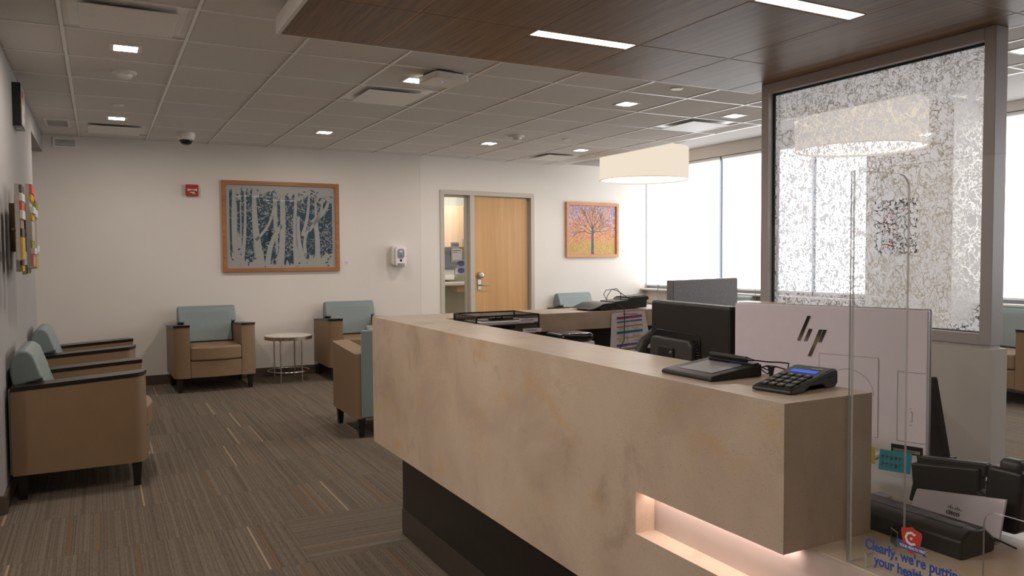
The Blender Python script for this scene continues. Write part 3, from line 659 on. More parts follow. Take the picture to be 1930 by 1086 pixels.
# ================================================================== ARMCHAIRS
def make_chair(label, caps=True):
    t = thing('armchair', label, 'armchair', group='tan and blue waiting room armchairs')
    def arm_poly(s, inset=0, y1=.33):
        o_, i_, f0 = .39 - inset, .245 + inset * .3, -.335 + inset
        p = [(i_, y1), (i_, f0 - .012)] + [(i_ + (o_ - i_) * k / 6 * .75, f0 - .012 + .022 * (k / 6) ** 2) for k in range(1, 7)] + arc(o_ - .055, f0 + .06, .055, -75, 0, 5) + [(o_, y1)]
        return [(x * s, y) for x, y in p][::s]
    def tilt(q): return (q[0], q[1], q[2] - (.04 * (q[1] + .335) / .67 if q[2] > .4 else 0))
    for s in (-1, 1):
        m = MB(); m.prism(arm_poly(s), .145, .652 if caps else .665, 'z', tilt); a = m.build('arm', 'tan', t, bevel=.02, seg=4)
        if caps:
            m = MB(); m.prism(arm_poly(s, -.004), .650, .673, 'z', tilt); m.build('arm_cap', 'blackwood', a, bevel=.007, seg=3)
    def bow(n=8, h=.244, y0=-.352, d=.035): return [(-h + 2 * h * k / n, y0 - d * (1 - (2 * k / n - 1) ** 2)) for k in range(n + 1)]
    m = MB(); m.prism(bow(y0=-.347, d=.025) + [(.244, .30), (-.244, .30)], .145, .312); m.build('seat_base', 'tan', t, bevel=.01, seg=3)
    m = MB(); m.prism(bow(y0=-.352, d=.04) + [(.243, .12), (-.243, .12)], .315, .455); m.build('seat', 'tan', t, bevel=.022, seg=4)
    m = MB()
    pr = [(.325, .14), (.335, .76), (.325, .80), (.29, .825), (.255, .822), (.225, .795), (.165, .655), (.10, .46), (.12, .40), (.2, .35)]
    w0 = .288
    def shp(q): return q
    prof = [(y, z) for y, z in pr]
    lo = [(.325, .62), (.338, .70), (.335, .765), (.318, .808), (.285, .828), (.25, .825), (.222, .797), (.1744, .66)]
    m.prism([(a, b) for a, b in lo], -w0, w0, 'x'); 
    m.prism([(.30, .44), (.30, .78), (.2155, .78), (.105, .46)], -.24, .24, 'x')
    m.build('backrest', 'blue', t, bevel=.018, seg=4)
    m = MB(); m.box(-.37, .37, .325, .342, .15, .62); m.build('back_panel', 'blue', t, bevel=.006, seg=2)
    for sx in (-1, 1):
        for sy, y in ((0, -.285), (1, .285)):
            m = MB(); a, b = .027, .018; x = sx * .335
            lo = [m.v((x + i * b, y + j * b, 0)) for i, j in ((-1, -1), (1, -1), (1, 1), (-1, 1))]; hi = [m.v((x + i * a, y + j * a, .15)) for i, j in ((-1, -1), (1, -1), (1, 1), (-1, 1))]
            m.f(lo[::-1]); m.f(hi)
            for k in range(4): m.f([lo[k], lo[(k + 1) % 4], hi[(k + 1) % 4], hi[k]])
            m.build('leg', 'blackwood', t, bevel=.002, seg=1)
    return t
c0 = make_chair('tan armchair with blue back nearest on the left, side on to the view')
c0.location = (-.115, 5.39, 0); c0.rotation_euler = (0, 0, PI / 2)
def chair(x, y, rz, label):
    c = copy_tree(c0); c.location = (x, y, 0); c.rotation_euler = (0, 0, rz); c['label'] = label
chair(-.115, 6.88, PI / 2, 'tan armchair with blue back against the left wall, second from the camera')
chair(1.01, 8.60, .03, 'tan armchair facing the room under the wide papercut tree picture, left of the side table')
chair(2.555, 8.60, 0, 'tan armchair against the back wall right of the round side table')
chair(5.80, 8.82, A2, 'armchair under the autumn tree picture, only its pale blue back above the desk')
chair(6.79, 7.32, -PI / 2, 'armchair by the window sill, a sliver of blue back beside the grey monitor')
chair(7.36, 4.14, -PI / 2, 'armchair at the far right edge beyond the etched glass screen')
c5 = make_chair('tan armchair seen from behind at the end of the stone desk, blue outer back', False)
c5.location = (2.025, 5.865, 0); c5.rotation_euler = (0, 0, PI)
for ch in c5.children:
    if ch.name.startswith('back_panel'):
        m = MB(); m.box(-.345, .345, .322, .345, .15, .80); n_ = m.build('tmp', 'blue', bevel=.012, seg=3)
        ch.data = n_.data; ch.modifiers[0].width = .012; bpy.data.objects.remove(n_)
# side table
t = thing('side_table', 'round white marble side table with chrome legs between the two armchairs', 'side table', (1.785, 8.52, 0))
m = MB(); m.lathe([(.236, .488), (.243, .494), (.243, .500), (.0001, .502)], 56); m.build('table_top', 'marble', t)
m = MB(); m.lathe([(.236, .46), (.25, .46), (.25, .496), (.244, .496)], 56); m.build('metal_rim', 'chrome', t)
for a in (235, 300, 125, 60):
    m = MB(); x, y = .205 * math.cos(math.radians(a)), .205 * math.sin(math.radians(a)); m.tube([(x, y, 0), (x, y, .47)], .0075, 10); m.build('leg', 'chrome', t)
m = MB(); m.tube([(.215 * math.cos(2 * PI * k / 56), .215 * math.sin(2 * PI * k / 56), .12) for k in range(56)], .006, 8, True); m.build('foot_ring', 'chrome', t)

# ================================================================== WALL THINGS
def on_back(x, z, off=0): return (x, backy(x) - off, z)
BR = math.atan(BA)
# papercut picture
t = thing('framed_papercut_picture', 'wide framed papercut picture of white tree trunks on dark blue', 'picture', on_back(1.838, 1.68), BR)
PW, PH = .640, .502
def pframe(m, W_, H_, b, d):
    for poly in ([(-W_, -H_), (W_, -H_), (W_ - b, -H_ + b), (-W_ + b, -H_ + b)], [(W_, -H_), (W_, H_), (W_ - b, H_ - b), (W_ - b, -H_ + b)], [(W_, H_), (-W_, H_), (-W_ + b, H_ - b), (W_ - b, H_ - b)], [(-W_, H_), (-W_, -H_), (-W_ + b, -H_ + b), (-W_ + b, H_ - b)]): m.prism(poly, -d, 0, 'y')
m = MB(); pframe(m, PW, PH, .043, .035); m.build('picture_frame', 'cherry', t, bevel=.002)
m = MB(); m.box(-PW + .03, PW - .03, -.016, -.012, -PH + .03, PH - .03); m.build('backing_paper', 'art_paper', t)
def quad2(m, pts, y): m.f([m.v((x, y, z)) for x, z in pts])
def leafshape(cx, cz, l, w_, a, n=4):
    c, s = math.cos(a), math.sin(a); P = [(0, 0), (l * .3, w_), (l * .7, w_ * .6), (l, 0), (l * .65, -w_ * .7), (l * .25, -w_ * .8)]
    return [(cx + x * c - z * s, cz + x * s + z * c) for x, z in P]
IW, IH = PW - .06, PH - .06
random.seed(21)
m = MB()    # dark ground, with a ragged leaf edge
cols_ = [(-.565, -.52, .40, -.33), (-.485, -.455, .30, -.1), (-.44, -.31, .40, -.38), (-.285, -.10, .36, -.30), (-.21, -.08, -.05, -.43), (-.055, .135, .34, -.42), (.155, .235, .30, -.30), (.235, .36, .34, -.34), (.385, .56, .30, -.34)]
for x0, x1, zt, zb in cols_:
    n = 12; top = [(x0 + (x1 - x0) * k / n, zt + random.uniform(-.05, .03)) for k in range(n + 1)]; bot = [(x0 + (x1 - x0) * k / n, zb + random.uniform(-.03, .06)) for k in range(n + 1)]
    for k in range(n): quad2(m, [bot[k], bot[k + 1], top[k + 1], top[k]], -.0164)
for k in range(170):
    x = random.uniform(-IW + .02, IW - .03); z = random.choice([random.uniform(.22, .41), random.uniform(-.43, -.2)])
    quad2(m, leafshape(x, z, random.uniform(.02, .05), random.uniform(.005, .012), random.uniform(0, 6.28)), -.0166)
m.build('papercut_ground', 'art_blue', t)
m = MB()    # white trunks, boughs and leaves
def strip(pts, w0, w1, y):
    L_ = []; R_ = []; n = len(pts)
    for i, (x, z) in enumerate(pts):
        a = pts[min(i + 1, n - 1)]; b = pts[max(i - 1, 0)]; dx, dz = a[0] - b[0], a[1] - b[1]; l = math.hypot(dx, dz) or 1; ww = w0 + (w1 - w0) * i / (n - 1)
        L_.append((x - dz / l * ww, z + dx / l * ww)); R_.append((x + dz / l * ww, z - dx / l * ww))
    for i in range(n - 1): quad2(m, [R_[i], R_[i + 1], L_[i + 1], L_[i]], y)
def curve(p0, p1, bend, n=10):
    dx, dz = p1[0] - p0[0], p1[1] - p0[1]
    return [(p0[0] + dx * k / n - dz * bend * math.sin(PI * k / n), p0[1] + dz * k / n + dx * bend * math.sin(PI * k / n)) for k in range(n + 1)]
Y1, Y2 = -.0172, -.0176
for p0, p1, b, a, c in (((-.50, -.44), (-.51, .42), .02, .028, .018), ((-.445, -.44), (-.40, .38), -.02, .02, .010), ((-.235, -.44), (-.30, .42), .03, .045, .020), ((-.03, -.44), (.0, .42), -.02, .036, .026), ((-.17, -.44), (-.01, .02), .08, .03, .02),
                        ((-.29, -.15), (-.09, .25), -.1, .016, .01), ((.145, -.44), (.16, .42), .02, .028, .013), ((.235, -.44), (.17, .12), .05, .035, .02), ((.22, -.1), (.30, .38), -.04, .02, .012), ((.375, -.44), (.36, .10), -.04, .028, .026), ((.36, .08), (.53, .40), -.14, .026, .012), ((.29, -.04), (.46, .36), -.1, .02, .008), ((.25, -.3), (.30, .0), .1, .02, .014)):
    strip(curve(p0, p1, b), a, c, Y1)
for k in range(230):
    x, z = random.uniform(-.56, .55), random.uniform(-.36, .34); a = random.choice([random.uniform(.2, 1.2), random.uniform(1.9, 2.9)]); l = random.uniform(.04, .15)
    strip(curve((x, z), (max(-.58, min(.575, x + l * math.cos(a))), z + l * math.sin(a) * .8), random.uniform(-.2, .2), 5), .0028, .0012, Y2)
for k in range(520):
    cl = random.choice([(-.37, .27), (-.38, -.2), (-.22, .1), (-.15, .3), (-.03, -.1), (.07, -.2), (.06, .1), (.47, .1), (.50, -.1), (.46, -.25), (-.06, -.36), (-.2, -.38), (.2, .27), (.42, .25)])
    x, z = random.gauss(cl[0], .06), random.gauss(cl[1], .09)
    if abs(x) > IW - .03 or abs(z) > IH - .03: continue
    quad2(m, leafshape(x, z, random.uniform(.014, .036), random.uniform(.003, .008), random.uniform(0, 6.28)), Y2 - .0002)
m.build('papercut_trees', 'art_paper', t)
m = MB(); m.box(-PW + .04, PW - .04, -.026, -.024, -PH + .04, PH - .04); m.build('picture_glass', 'glass', t)
def placard(loc, rz, label):
    t = thing('picture_placard', label, 'placard', loc, rz, group='small white picture placards')
    m = MB(); m.box(-.045, .045, -.004, 0, -.03, .03); m.build('card', 'paper', t)
    m = MB()
    for k in range(3): m.box(-.018 - .004 * k, .018 + .003 * k, -.0046, -.004, .012 - k * .012, .016 - k * .012)
    m.build('print', 'greysign', t)
placard(on_back(2.56, 1.267), BR, 'tiny white placard right of the wide papercut picture')
# autumn tree picture on the angled wall
def on_w2(s, z, off=0): return W2 @ Vector((s, -off, z))
t = thing('framed_autumn_picture', 'framed picture of an orange autumn tree under blue sky', 'picture', on_w2(2.70, 1.697), A2)
AW, AH = .474, .385
m = MB(); pframe(m, AW, AH, .042, .04); m.build('picture_frame', 'cherry2', t, bevel=.002)
m = MB(); m.box(-AW + .03, AW - .03, -.016, -.012, -AH + .03, AH - .03); m.build('picture_print', 'autumn', t)
m = MB(); strip([(.0, -AH + .045), (.0, -.12), (.005, -.02), (.0, .05)], .026, .012, -.0166)
def br(p, a, l, w_, d):
    q = (p[0] + l * math.cos(a), p[1] + l * math.sin(a))
    if abs(q[0]) > AW - .05 or q[1] > AH - .05: return
    strip(curve(p, q, random.uniform(-.1, .1), 4), w_, w_ * .6, -.0168)
    if d:
        for k in range(random.choice((2, 3))): br(q, a + random.uniform(-.7, .7), l * random.uniform(.6, .85), w_ * .55, d - 1)
for a, z0 in ((2.6, -.03), (2.2, .0), (1.9, .03), (1.55, .04), (1.2, .03), (.9, .0), (.5, -.03), (2.9, -.05), (.25, -.05)): br((0, z0), a, .13, .007, 3)
m.build('tree_trunk', 'trunk', t)
placard(on_w2(3.28, 1.403), A2, 'tiny white placard right of the autumn tree picture')
# hand sanitizer
t = thing('sanitizer_dispenser', 'white and silver hand sanitizer dispenser on the back wall', 'dispenser', on_back(3.18, 1.215), BR)
m = MB(); m.prism(rrect(-.085, .085, .02, .255, .03), -.085, 0, 'y'); m.build('dispenser_back', 'white', t, bevel=.008, seg=3)
m = MB(); m.prism(rrect(-.055, .075, .0, .245, .04), -.115, -.085, 'y'); m.build('dispenser_cover', 'silver', t, bevel=.012, seg=3)
m = MB(); m.prism(rrect(-.032, .055, .10, .215, .03), -.119, -.1145, 'y'); m.build('sight_window', 'padscreen', t, bevel=.002)
m = MB(); m.box(-.006, .03, -.121, -.118, .175, .195); m.build('label_plate', 'paper', t)
m = MB(); m.box(-.002, .022, -.122, -.118, .125, .138); m.build('label_blue', 'textblue', t)
m = MB(); m.box(.0, .024, -.119, -.114, .065, .09); m.build('sensor', 'blackgloss', t)
m = MB(); m.prism(rrect(-.025, .055, -.002, .05, .012), -.135, -.105, 'y'); m.build('nozzle', 'steel', t, bevel=.004)
# fire alarm strobe
t = thing('fire_alarm', 'red fire alarm strobe on the back wall', 'fire alarm', on_back(.90, 2.06), BR)
m = MB(); m.prism(rrect(-.064, .064, -.06, .06, .008), -.045, 0, 'y'); m.build('alarm_body', 'red', t, bevel=.008, seg=3)
m = MB(); m.prism([(-.046, -.012), (-.026, -.003), (.026, -.003), (.046, -.012), (.046, .014), (.026, .010), (-.026, .010), (-.046, .014)], -.056, -.045, 'y'); m.build('strobe_lens', 'white', t, bevel=.002)
m = MB(); m.box(-.010, .008, -.058, -.045, -.004, .014); m.build('flash_tube', 'steel', t)
m = MB(); m.box(-.022, .024, -.0465, -.045, -.028, -.018); m.build('alarm_label', 'white', t)
text('FIRE', .018, 'textwhite', 'alarm_text', t, (.0, -.0462, -.044), (PI / 2, 0, 0), .0003)
# black box sign on the left wall
t = thing('wall_sign', 'black box sign with red marks high on the left wall', 'sign', (-.47, 6.12, 2.20))
m = MB(); m.box(0, .048, -.13, .13, 0, .28); m.build('sign_box', 'blackgloss', t)
m = MB(); m.box(.048, .052, -.125, .125, .01, .27); f = m.build('sign_face', 'greysign', t)
m = MB()
for y, z, w_, h_ in ((-.08, .19, .03, .05), (-.02, .16, .02, .08), (.04, .08, .03, .03)): m.box(.052, .054, y, y + w_, z, z + h_)
m.build('red_marks', 'redled', f)['kind'] = 'stuff'
m = MB(); m.box(.012, .036, -.06, .0, -.003, 0); m.build('down_light', 'white', t)
# layered wood relief on the left wall
t = thing('wall_relief', 'layered relief of coloured wooden strips on the left wall', 'wall art', (-.47, 5.3, 1.5))
for nm, c in (('rel_brown', (.24, .135, .07)), ('rel_grey', (.42, .38, .34)), ('rel_pale', (.62, .58, .55)), ('rel_red', (.52, .10, .06)), ('rel_yellow', (.52, .32, .03)), ('rel_green', (.24, .24, .04)), ('rel_dark', (.07, .06, .05)), ('rel_pink', (.55, .22, .17)), ('rel_taupe', (.30, .21, .16)), ('rel_gold', (.42, .31, .12))): M[nm] = simple(nm, c, .5)
m = MB(); m.box(0, .078, .30, .52, -.118, .175); m.build('backing_box', 'rel_brown', t)
m = MB(); m.box(.078, .084, .30, .42, -.02, .0); m.box(.066, .084, -.40, .30, -.01, .0); m.build('mounting_rail', 'rel_dark', t)
ZT = 0
def board(y0, y1, x1, z0, z1, blocks, th=.02):
    m = MB(); m.box(x1 - th, x1, y0, y1, z0, z1); b = m.build('relief_strip', 'rel_grey', t)
    for za, zb, col, dx in blocks:
        m = MB(); m.box(x1, x1 + dx, y0 + .002, y1 - .002, za, zb); m.build('colour_block', col, b, bevel=.001, seg=1)
board(-.42, -.24, .105, -.17, .235, [(.19, .232, 'rel_dark', .012), (.145, .188, 'rel_pale', .014), (.10, .143, 'rel_red', .012), (.05, .098, 'rel_pale', .014), (-.04, .048, 'rel_taupe', .006), (-.045, -.0, 'rel_dark', .010), (-.168, -.047, 'rel_yellow', .010)])
board(-.20, -.06, .085, -.235, .19, [(.05, .08, 'rel_green', .01), (.0, .048, 'rel_pale', .012), (-.12, .0, 'rel_taupe', .004), (-.165, -.122, 'rel_red', .012), (-.20, -.168, 'rel_dark', .01), (-.233, -.203, 'rel_yellow', .012)])
board(-.02, .18, .125, -.21, .27, [(.215, .268, 'rel_red', .014), (.175, .213, 'rel_yellow', .010), (.10, .14, 'rel_pale', .02), (.06, .098, 'rel_yellow', .012), (-.06, .058, 'rel_grey', .010), (-.10, -.062, 'rel_green', .008), (-.135, -.102, 'rel_pale', .02), (-.208, -.137, 'rel_pink', .012)])
board(.22, .42, .125, -.225, .26, [(.19, .258, 'rel_pink', .012), (.14, .18, 'rel_green', .018), (.09, .138, 'rel_pale', .016), (-.08, .088, 'rel_taupe', .006), (-.125, -.082, 'rel_pale', .02), (-.223, -.127, 'rel_gold', .012)])
board(.04, .14, .095, -.255, -.20, [(-.25, -.215, 'rel_green', .01)]); board(.18, .26, .095, -.25, -.20, [(-.25, -.215, 'rel_dark', .01)])
board(.24, .29, .060, -.14, .235, [(.08, .22, 'rel_green', .008)])

t = thing('framed_poster', 'dark framed picture with red and green on the pier seen through etched glass', 'picture', (XW, 5.19, 1.62), -PI / 2)
m = MB(); pframe(m, .23, .27, .022, .03); m.build('picture_frame', 'brown_panel', t)
m = MB(); m.box(-.21, .21, -.012, -.008, -.25, .25); m.build('picture_print', 'rel_dark', t)
random.seed(4)
m = MB()
for k in range(26):
    x, z = random.uniform(-.19, .15), random.uniform(-.23, .2); quad2(m, leafshape(x, z, random.uniform(.04, .09), random.uniform(.015, .03), random.uniform(0, 6.28)), -.0125)
m.build('red_shapes', 'red', t)
# ================================================================== GLAZED SCREEN + HALF WALL
m = MB(); m.box(3.832, 3.955, 2.235, 3.76, 0, .865); struct(m, 'wall_partition', 'wall')
t = thing('glazed_screen', 'tall aluminium framed screen of frosted glass etched with branches', 'screen', (3.84, 0, 0))
m = MB()
m.box(0, .10, 2.25, 2.307, .883, ZW); m.box(0, .10, 3.69, 3.752, .883, ZW); m.box(0, .10, 2.307, 3.69, 2.372, ZW); m.box(0, .10, 2.307, 3.69, .883, .938)
m.build('screen_frame', 'alu', t, bevel=.003)
m = MB(); m.box(.008, .092, 2.258, 3.745, .863, .885); m.build('frame_shadow_gap', 'alu', t)
m = MB()
for a in ((2.307, 2.312, .938, 2.372), (3.678, 3.69, .938, 2.372), (2.312, 3.678, 2.360, 2.372), (2.312, 3.678, .938, .943)): m.box(.040, .064, *a)
m.build('gasket', 'gasket', t)
m = MB(); m.quad((.052, 2.30, .94), (.052, 3.685, .94), (.052, 3.685, 2.37), (.052, 2.30, 2.37)); m.build('etched_glass', 'frost', t)

# ================================================================== RECEPTION DESK
t = thing('reception_desk', 'long beige stone reception desk with dark plinth and lit niche', 'reception desk', (0, 0, 0))
X0 = 1.189
m = MB()   # front arm: stone apron + top, with notch
m.box(X0, 1.449, 1.096, 3.72, .737, 1.04)            # upper block
m.box(X0, 1.449, 1.578, 3.72, .425, .737)            # lower part left of niche
m.box(X0, X0 + .26, .2, 1.578, .33, .628)            # lower block under the niche
m.box(X0, 1.449, 1.578, 3.72, .42, .425)
m.build('stone_front', 'stone', t)
m = MB(); m.box(X0 + .06, 1.449, .2, 1.578, .628, .7365); m.build('niche_back', 'nicheback', t)
m = MB(); m.box(X0 + .075, 2.15, .2, 1.096, .700, .738); m.build('low_counter', 'stone', t, bevel=.002)
m = MB(); m.box(1.449, 2.15, 1.096, 3.40, .700, .738); m.box(2.15, 3.70, 2.75, 3.40, .700, .738); m.build('work_surface', 'worktop', t, bevel=.002)
m = MB(); m.box(X0 + .26, 3.70, 3.41, 3.72, .95, 1.04); m.box(1.449, 3.70, 3.62, 3.72, .425, .95); m.build('stone_wing', 'stone', t)
m = MB(); m.box(1.449, 3.70, 3.60, 3.62, .425, .95); m.build('inner_panel', 'brown_panel', t)
m = MB(); m.box(1.262, 1.44, .2, 3.522, .0, .125); m.build('lower_plinth', 'plinth', t)
m = MB(); m.box(1.266, 1.44, .2, 3.520, .125, .425); m.box(1.44, 3.6, 3.42, 3.52, 0, .425); m.build('recessed_base', 'blackwood', t)
m = MB(); m.quad((X0 + .036, 1.11, .7365), (X0 + .052, 1.11, .7365), (X0 + .052, 1.572, .7365), (X0 + .036, 1.572, .7365)); m.build('niche_light', 'niche_e', t)

# ---- signature pad
t = thing('signature_pad', 'black signature pad with grey screen on the stone desk', 'signature pad', (1.240, 1.542, 1.0402), math.radians(2))
# local: x to the back, y along -; footprint from (0,0) to (.30,-.20)
def wedge(m, x0, x1, y0, y1, h0, h1, lift=0):
    m.prism([(x0, lift), (x1, lift), (x1, h1), (x0 + .012, h0 + .004), (x0, h0)], y0, y1, 'y')
m = MB(); wedge(m, .0, .168, -.175, .0, .009, .030, .0); m.build('pad_body', 'black', t, bevel=.005, seg=3)
SL = math.atan((.030 - .013) / .156)
XP = Matrix.Translation((.012, 0, .0133)) @ Matrix.Rotation(-SL, 4, 'Y')
m = MB(); m.X = XP; m.prism([(.018, -.148), (.118, -.148), (.118, -.030), (.018, -.030)], -.0008, .0006); m.build('pad_screen', 'padscreen', t)
m = MB(); m.X = XP; m.box(.130, .150, -.172, -.02, .0, .004); m.build('pen_rest', 'black', t, bevel=.0015)
m = MB(); m.X = XP; m.box(.122, .127, -.14, -.10, .0, .0008); m.build('pad_mark', 'textblue', t)
sty = thing('stylus', 'black tethered stylus lying on top of the signature pad', 'stylus', (1.240, 1.542, 1.0402), math.radians(2))
m = MB(); m.tube([(.152, -.018, .039), (.152, -.10, .039), (.152, -.142, .039)], .0062, 12); m.tube([(.152, -.142, .039), (.1525, -.162, .0385)], .005, 10, r2=.0025); m.build('pen_barrel', 'black', sty)
m = MB(); m.tube([(.1525, -.162, .0385), (.165, -.166, .037), (.185, -.176, .034), (.215, -.188, .032), (.24, -.193, .028), (.246, -.186, .018), (.24, -.19, .010)], .0018, 6); m.build('tether_cord', 'cable', sty)
t2 = thing('pen_holder', 'small black cone pen holder hanging at the signature pad corner', 'pen holder', (1.432, 1.362, 1.0425))
m = MB(); m.lathe([(.0045, -.002), (.008, .019), (.0115, .020), (.0115, .023), (.008, .023)], 18); m.build('holder_cone', 'black', t2)
m = MB(); m.tube([(-.022, .012, .016), (-.014, .008, .008), (-.004, .006, .003), (.004, .010, .010), (-.018, .016, .020)], .0016, 6); m.build('cord', 'cable', t2)
m = MB(); m.tube([(1.412, 1.374, 1.062), (1.425, 1.368, 1.066), (1.440, 1.352, 1.064), (1.462, 1.338, 1.056), (1.478, 1.325, 1.046)], .0018, 6); props(m.build('cable', 'cable'), 'thin black cable running from signature pad towards the pin pad', 'cable')

# ---- pin pad
t = thing('pin_pad', 'black card pin pad with glowing blue display on the desk', 'pin pad', (1.253, 1.248, 1.0402), math.radians(10))
LEN, WD = .186, .096
m = MB(); m.prism([(0, .001), (0, .008), (.006, .011), (LEN - .025, .040), (LEN - .008, .040), (LEN, .033), (LEN, .008), (LEN - .010, .0), (LEN - .045, .0), (LEN - .062, .011), (.075, .011), (.045, .0)], -WD, 0, 'y'); m.build('pad_housing', 'black', t, bevel=.004, seg=3)
S2 = math.atan((.040 - .011) / (LEN - .031))
XT = Matrix.Translation((.006, 0, .0112)) @ Matrix.Rotation(-S2, 4, 'Y')
m = MB(); m.X = XT; m.prism([(.114, -.080), (.130, -.080), (.130, -.018), (.114, -.018)], .0, .0010); m.build('lcd_display', 'lcd_e', t)
m = MB(); m.X = XT; m.box(.143, .147, -.082, -.055, 0, .0008); m.build('maker_mark', 'greysign2', t)
for r in range(4):
    for c in range(4):
        m = MB(); m.X = XT; x, y = .010 + r * .0235, -.010 - c * .020
        if r == 0 and c == 3: continue
        y1 = y - .0165 if not (r == 1 and c == 3) else y - .0165
        m.prism(rrect(x, x + .017, y1, y, .003, 2), 0, .0035); k = m.build('key', 'keycap', t, bevel=.001, seg=1)
        m = MB(); m.X = XT; m.box(x + .006, x + .0115, y - .0105, y - .006, .0035, .0039); m.build('key_mark', 'greysign2', k)
m = MB(); m.X = XT; m.prism(rrect(.010, .027, -.0865, -.070, .003, 2), 0, .0035); m.build('key', 'keycap', t)
m = MB(); m.box(LEN - .040, LEN - .012, -WD - .001, -WD + .0, .022, .0255); m.build('card_slot', 'slotdark', t)

# ---- all-in-one computer (silver back)
Pl = Vector((1.712, 1.775, 0)); Pr = Vector((1.882, 1.262, 0)); dv = (Pr - Pl); WA = dv.length; ang = math.atan2(dv.y, dv.x)
t = thing('all_in_one_computer', 'large silver computer seen from the back with mirrored logo behind the desk', 'computer', (Pl.x, Pl.y, .74), ang)
# local x: 0..WA along back face (left to right for viewer), y>0 away from viewer... viewer is on -y side
m = MB(); m.box(0, WA, 0, .022, .066, .448); m.build('monitor_shell', 'silver', t, bevel=.003)
m = MB(); m.box(-.001, WA + .001, .021, .032, .063, .450); m.build('edge_band', 'silver_edge', t, bevel=.002)
m = MB(); m.box(.008, WA - .008, .031, .034, .078, .44); m.build('screen', 'screen', t)
m = MB(); m.prism(rrect(.26, .42, .22 - .12, .375 - .06, .004), -.0012, .0005, 'y'); m.build('rear_cover', 'silver', t, bevel=.0006)
def ring_poly(m, cx, cz, r, w_, y, a0=0, a1=180, n=24):
    for k in range(n):
        b0, b1 = math.radians(a0 + (a1 - a0) * k / n), math.radians(a0 + (a1 - a0) * (k + 1) / n)
        m.quad((cx + r * math.cos(b0), y, cz + r * math.sin(b0)), (cx + r * math.cos(b1), y, cz + r * math.sin(b1)), (cx + (r + w_) * math.cos(b1), y, cz + (r + w_) * math.sin(b1)), (cx + (r + w_) * math.cos(b0), y, cz + (r + w_) * math.sin(b0)))
m = MB(); ring_poly(m, .34, .21, .068, .0011, -.0016)
for a in ((.2595, .2605, .10, .316), (.4195, .4205, .10, .316), (.2605, .4195, .315, .316)): m.quad((a[0], -.0016, a[2]), (a[1], -.0016, a[2]), (a[1], -.0016, a[3]), (a[0], -.0016, a[3]))
x0, x1, z0, z1 = .468, WA - .003, .10, .285
for a in ((x0, x0 + .001, z0, z1), (x0, x1, z0, z0 + .001), (x0, x1, z1 - .001, z1)): m.quad((a[0], -.0006, a[2]), (a[1], -.0006, a[2]), (a[1], -.0006, a[3]), (a[0], -.0006, a[3]))
for a in ((.500, .506, .155, .156), (.500, .506, .180, .181), (.505, .506, .155, .18), (.500, .503, .188, .190), (.498, .506, .145, .146)): m.quad((a[0], -.0008, a[2]), (a[1], -.0008, a[2]), (a[1], -.0008, a[3]), (a[0], -.0008, a[3]))
m.build('panel_seams', 'silver_edge', t)
# slanted stroke logo: four bars
m = MB(); kx = .30
def bar(xb, zb, xt, zt, w_): m.prism([(xb, zb), (xb + w_, zb), (xt + w_, zt), (xt, zt)], -.0016, .0002, 'y')
lx, lz = .195, .335
bar(lx, lz + .012, lx + .030, lz + .085, .0095); bar(lx + .020, lz + .012, lx + .035, lz + .048, .0095)
bar(lx + .030, lz + .012, lx + .0395, lz + .034, .0) if 0 else None
bar(lx + .032, lz - .030, lx + .064, lz + .048, .0095); bar(lx + .061, lz + .012, lx + .076, lz + .048, .0095)
M['mirror'] = simple('mirror_logo', (.34, .29, .25), .12, metal=1.0)
m.box(lx + .029, lx + .036, -.0012, .0002, lz + .0475, lz + .048); m.build('maker_logo', 'mirror', t)
m = MB(); m.box(.455, WA - .008, -.0015, .0002, .068, .090); lab = m.build('asset_label', 'blackgloss', t)
m = MB(); m.box(.461, WA - .014, -.0018, -.0015, .071, .079)
m.build('label_strip', 'greysign', lab)
m = MB()
for k in range(24): m.box(.464 + k * .0021, .464 + k * .0021 + random.choice((.0007, .0012)), -.0021, -.0018, .0725, .0765)
m.build('label_bars', 'print', lab)
m = MB(); m.prism([(.22, .0), (.34, 0), (.33, .10), (.23, .10)], .035, .050, 'y'); m.box(.20, .36, .04, .21, 0, .008); m.build('computer_stand', 'silver_edge', t)
def sticky(x, w_, z, h_, mat, label, dx=0, writing=False, y=-.001):
    s = thing('sticky_note', label, 'sticky note', (Pl.x - .0025, Pl.y - .001, .74), ang, group='sticky notes under the silver computer')
    m = MB(); m.prism([(x, z), (x + w_, z), (x + w_ + dx, z + h_), (x + dx, z + h_)], y - .0004, y, 'y'); p = m.build('note_paper', mat, s)
    if writing:
        m = MB(); random.seed(5)
        for r in range(2):
            for k in range(6):
                xx = x + .008 + k * w_ * .14; zz = z + h_ * (.28 + .36 * r)
                m.X = Matrix.Identity(4); m.box(xx, xx + .0014, y - .0007, y - .0004, zz - .006, zz + .006); m.box(xx, xx + w_ * .08, y - .0007, y - .0004, zz + random.uniform(-.005, .004), zz + random.uniform(.0045, .0052))
        m.build('handwriting', 'print', p)
sticky(.396, .020, .028, .045, 'yellow', 'yellow sticky note at the lower edge of the silver computer')
sticky(.424, .080, .016, .055, 'cyan', 'blue sticky note with handwriting under the silver computer', .004, True)
# slim dark tablet standing behind
t = thing('desk_tablet', 'dark tilted tablet edge behind the right side of the silver computer', 'tablet', (1.905, 1.255, .74), ang - .5)
m = MB(); m.X = Matrix.Translation((0, .06, 0)) @ Matrix.Rotation(-.22, 4, 'Y') ; m.box(-.10, .0, -.01, .012, .03, .272); m.build('tablet_body', 'black', t, bevel=.006, seg=3)
m = MB(); m.box(-.06, .06, .02, .14, 0, .01); m.X = Matrix.Identity(4); m.box(-.02, .0, .06, .075, .01, .06); m.build('tablet_foot', 'black', t)

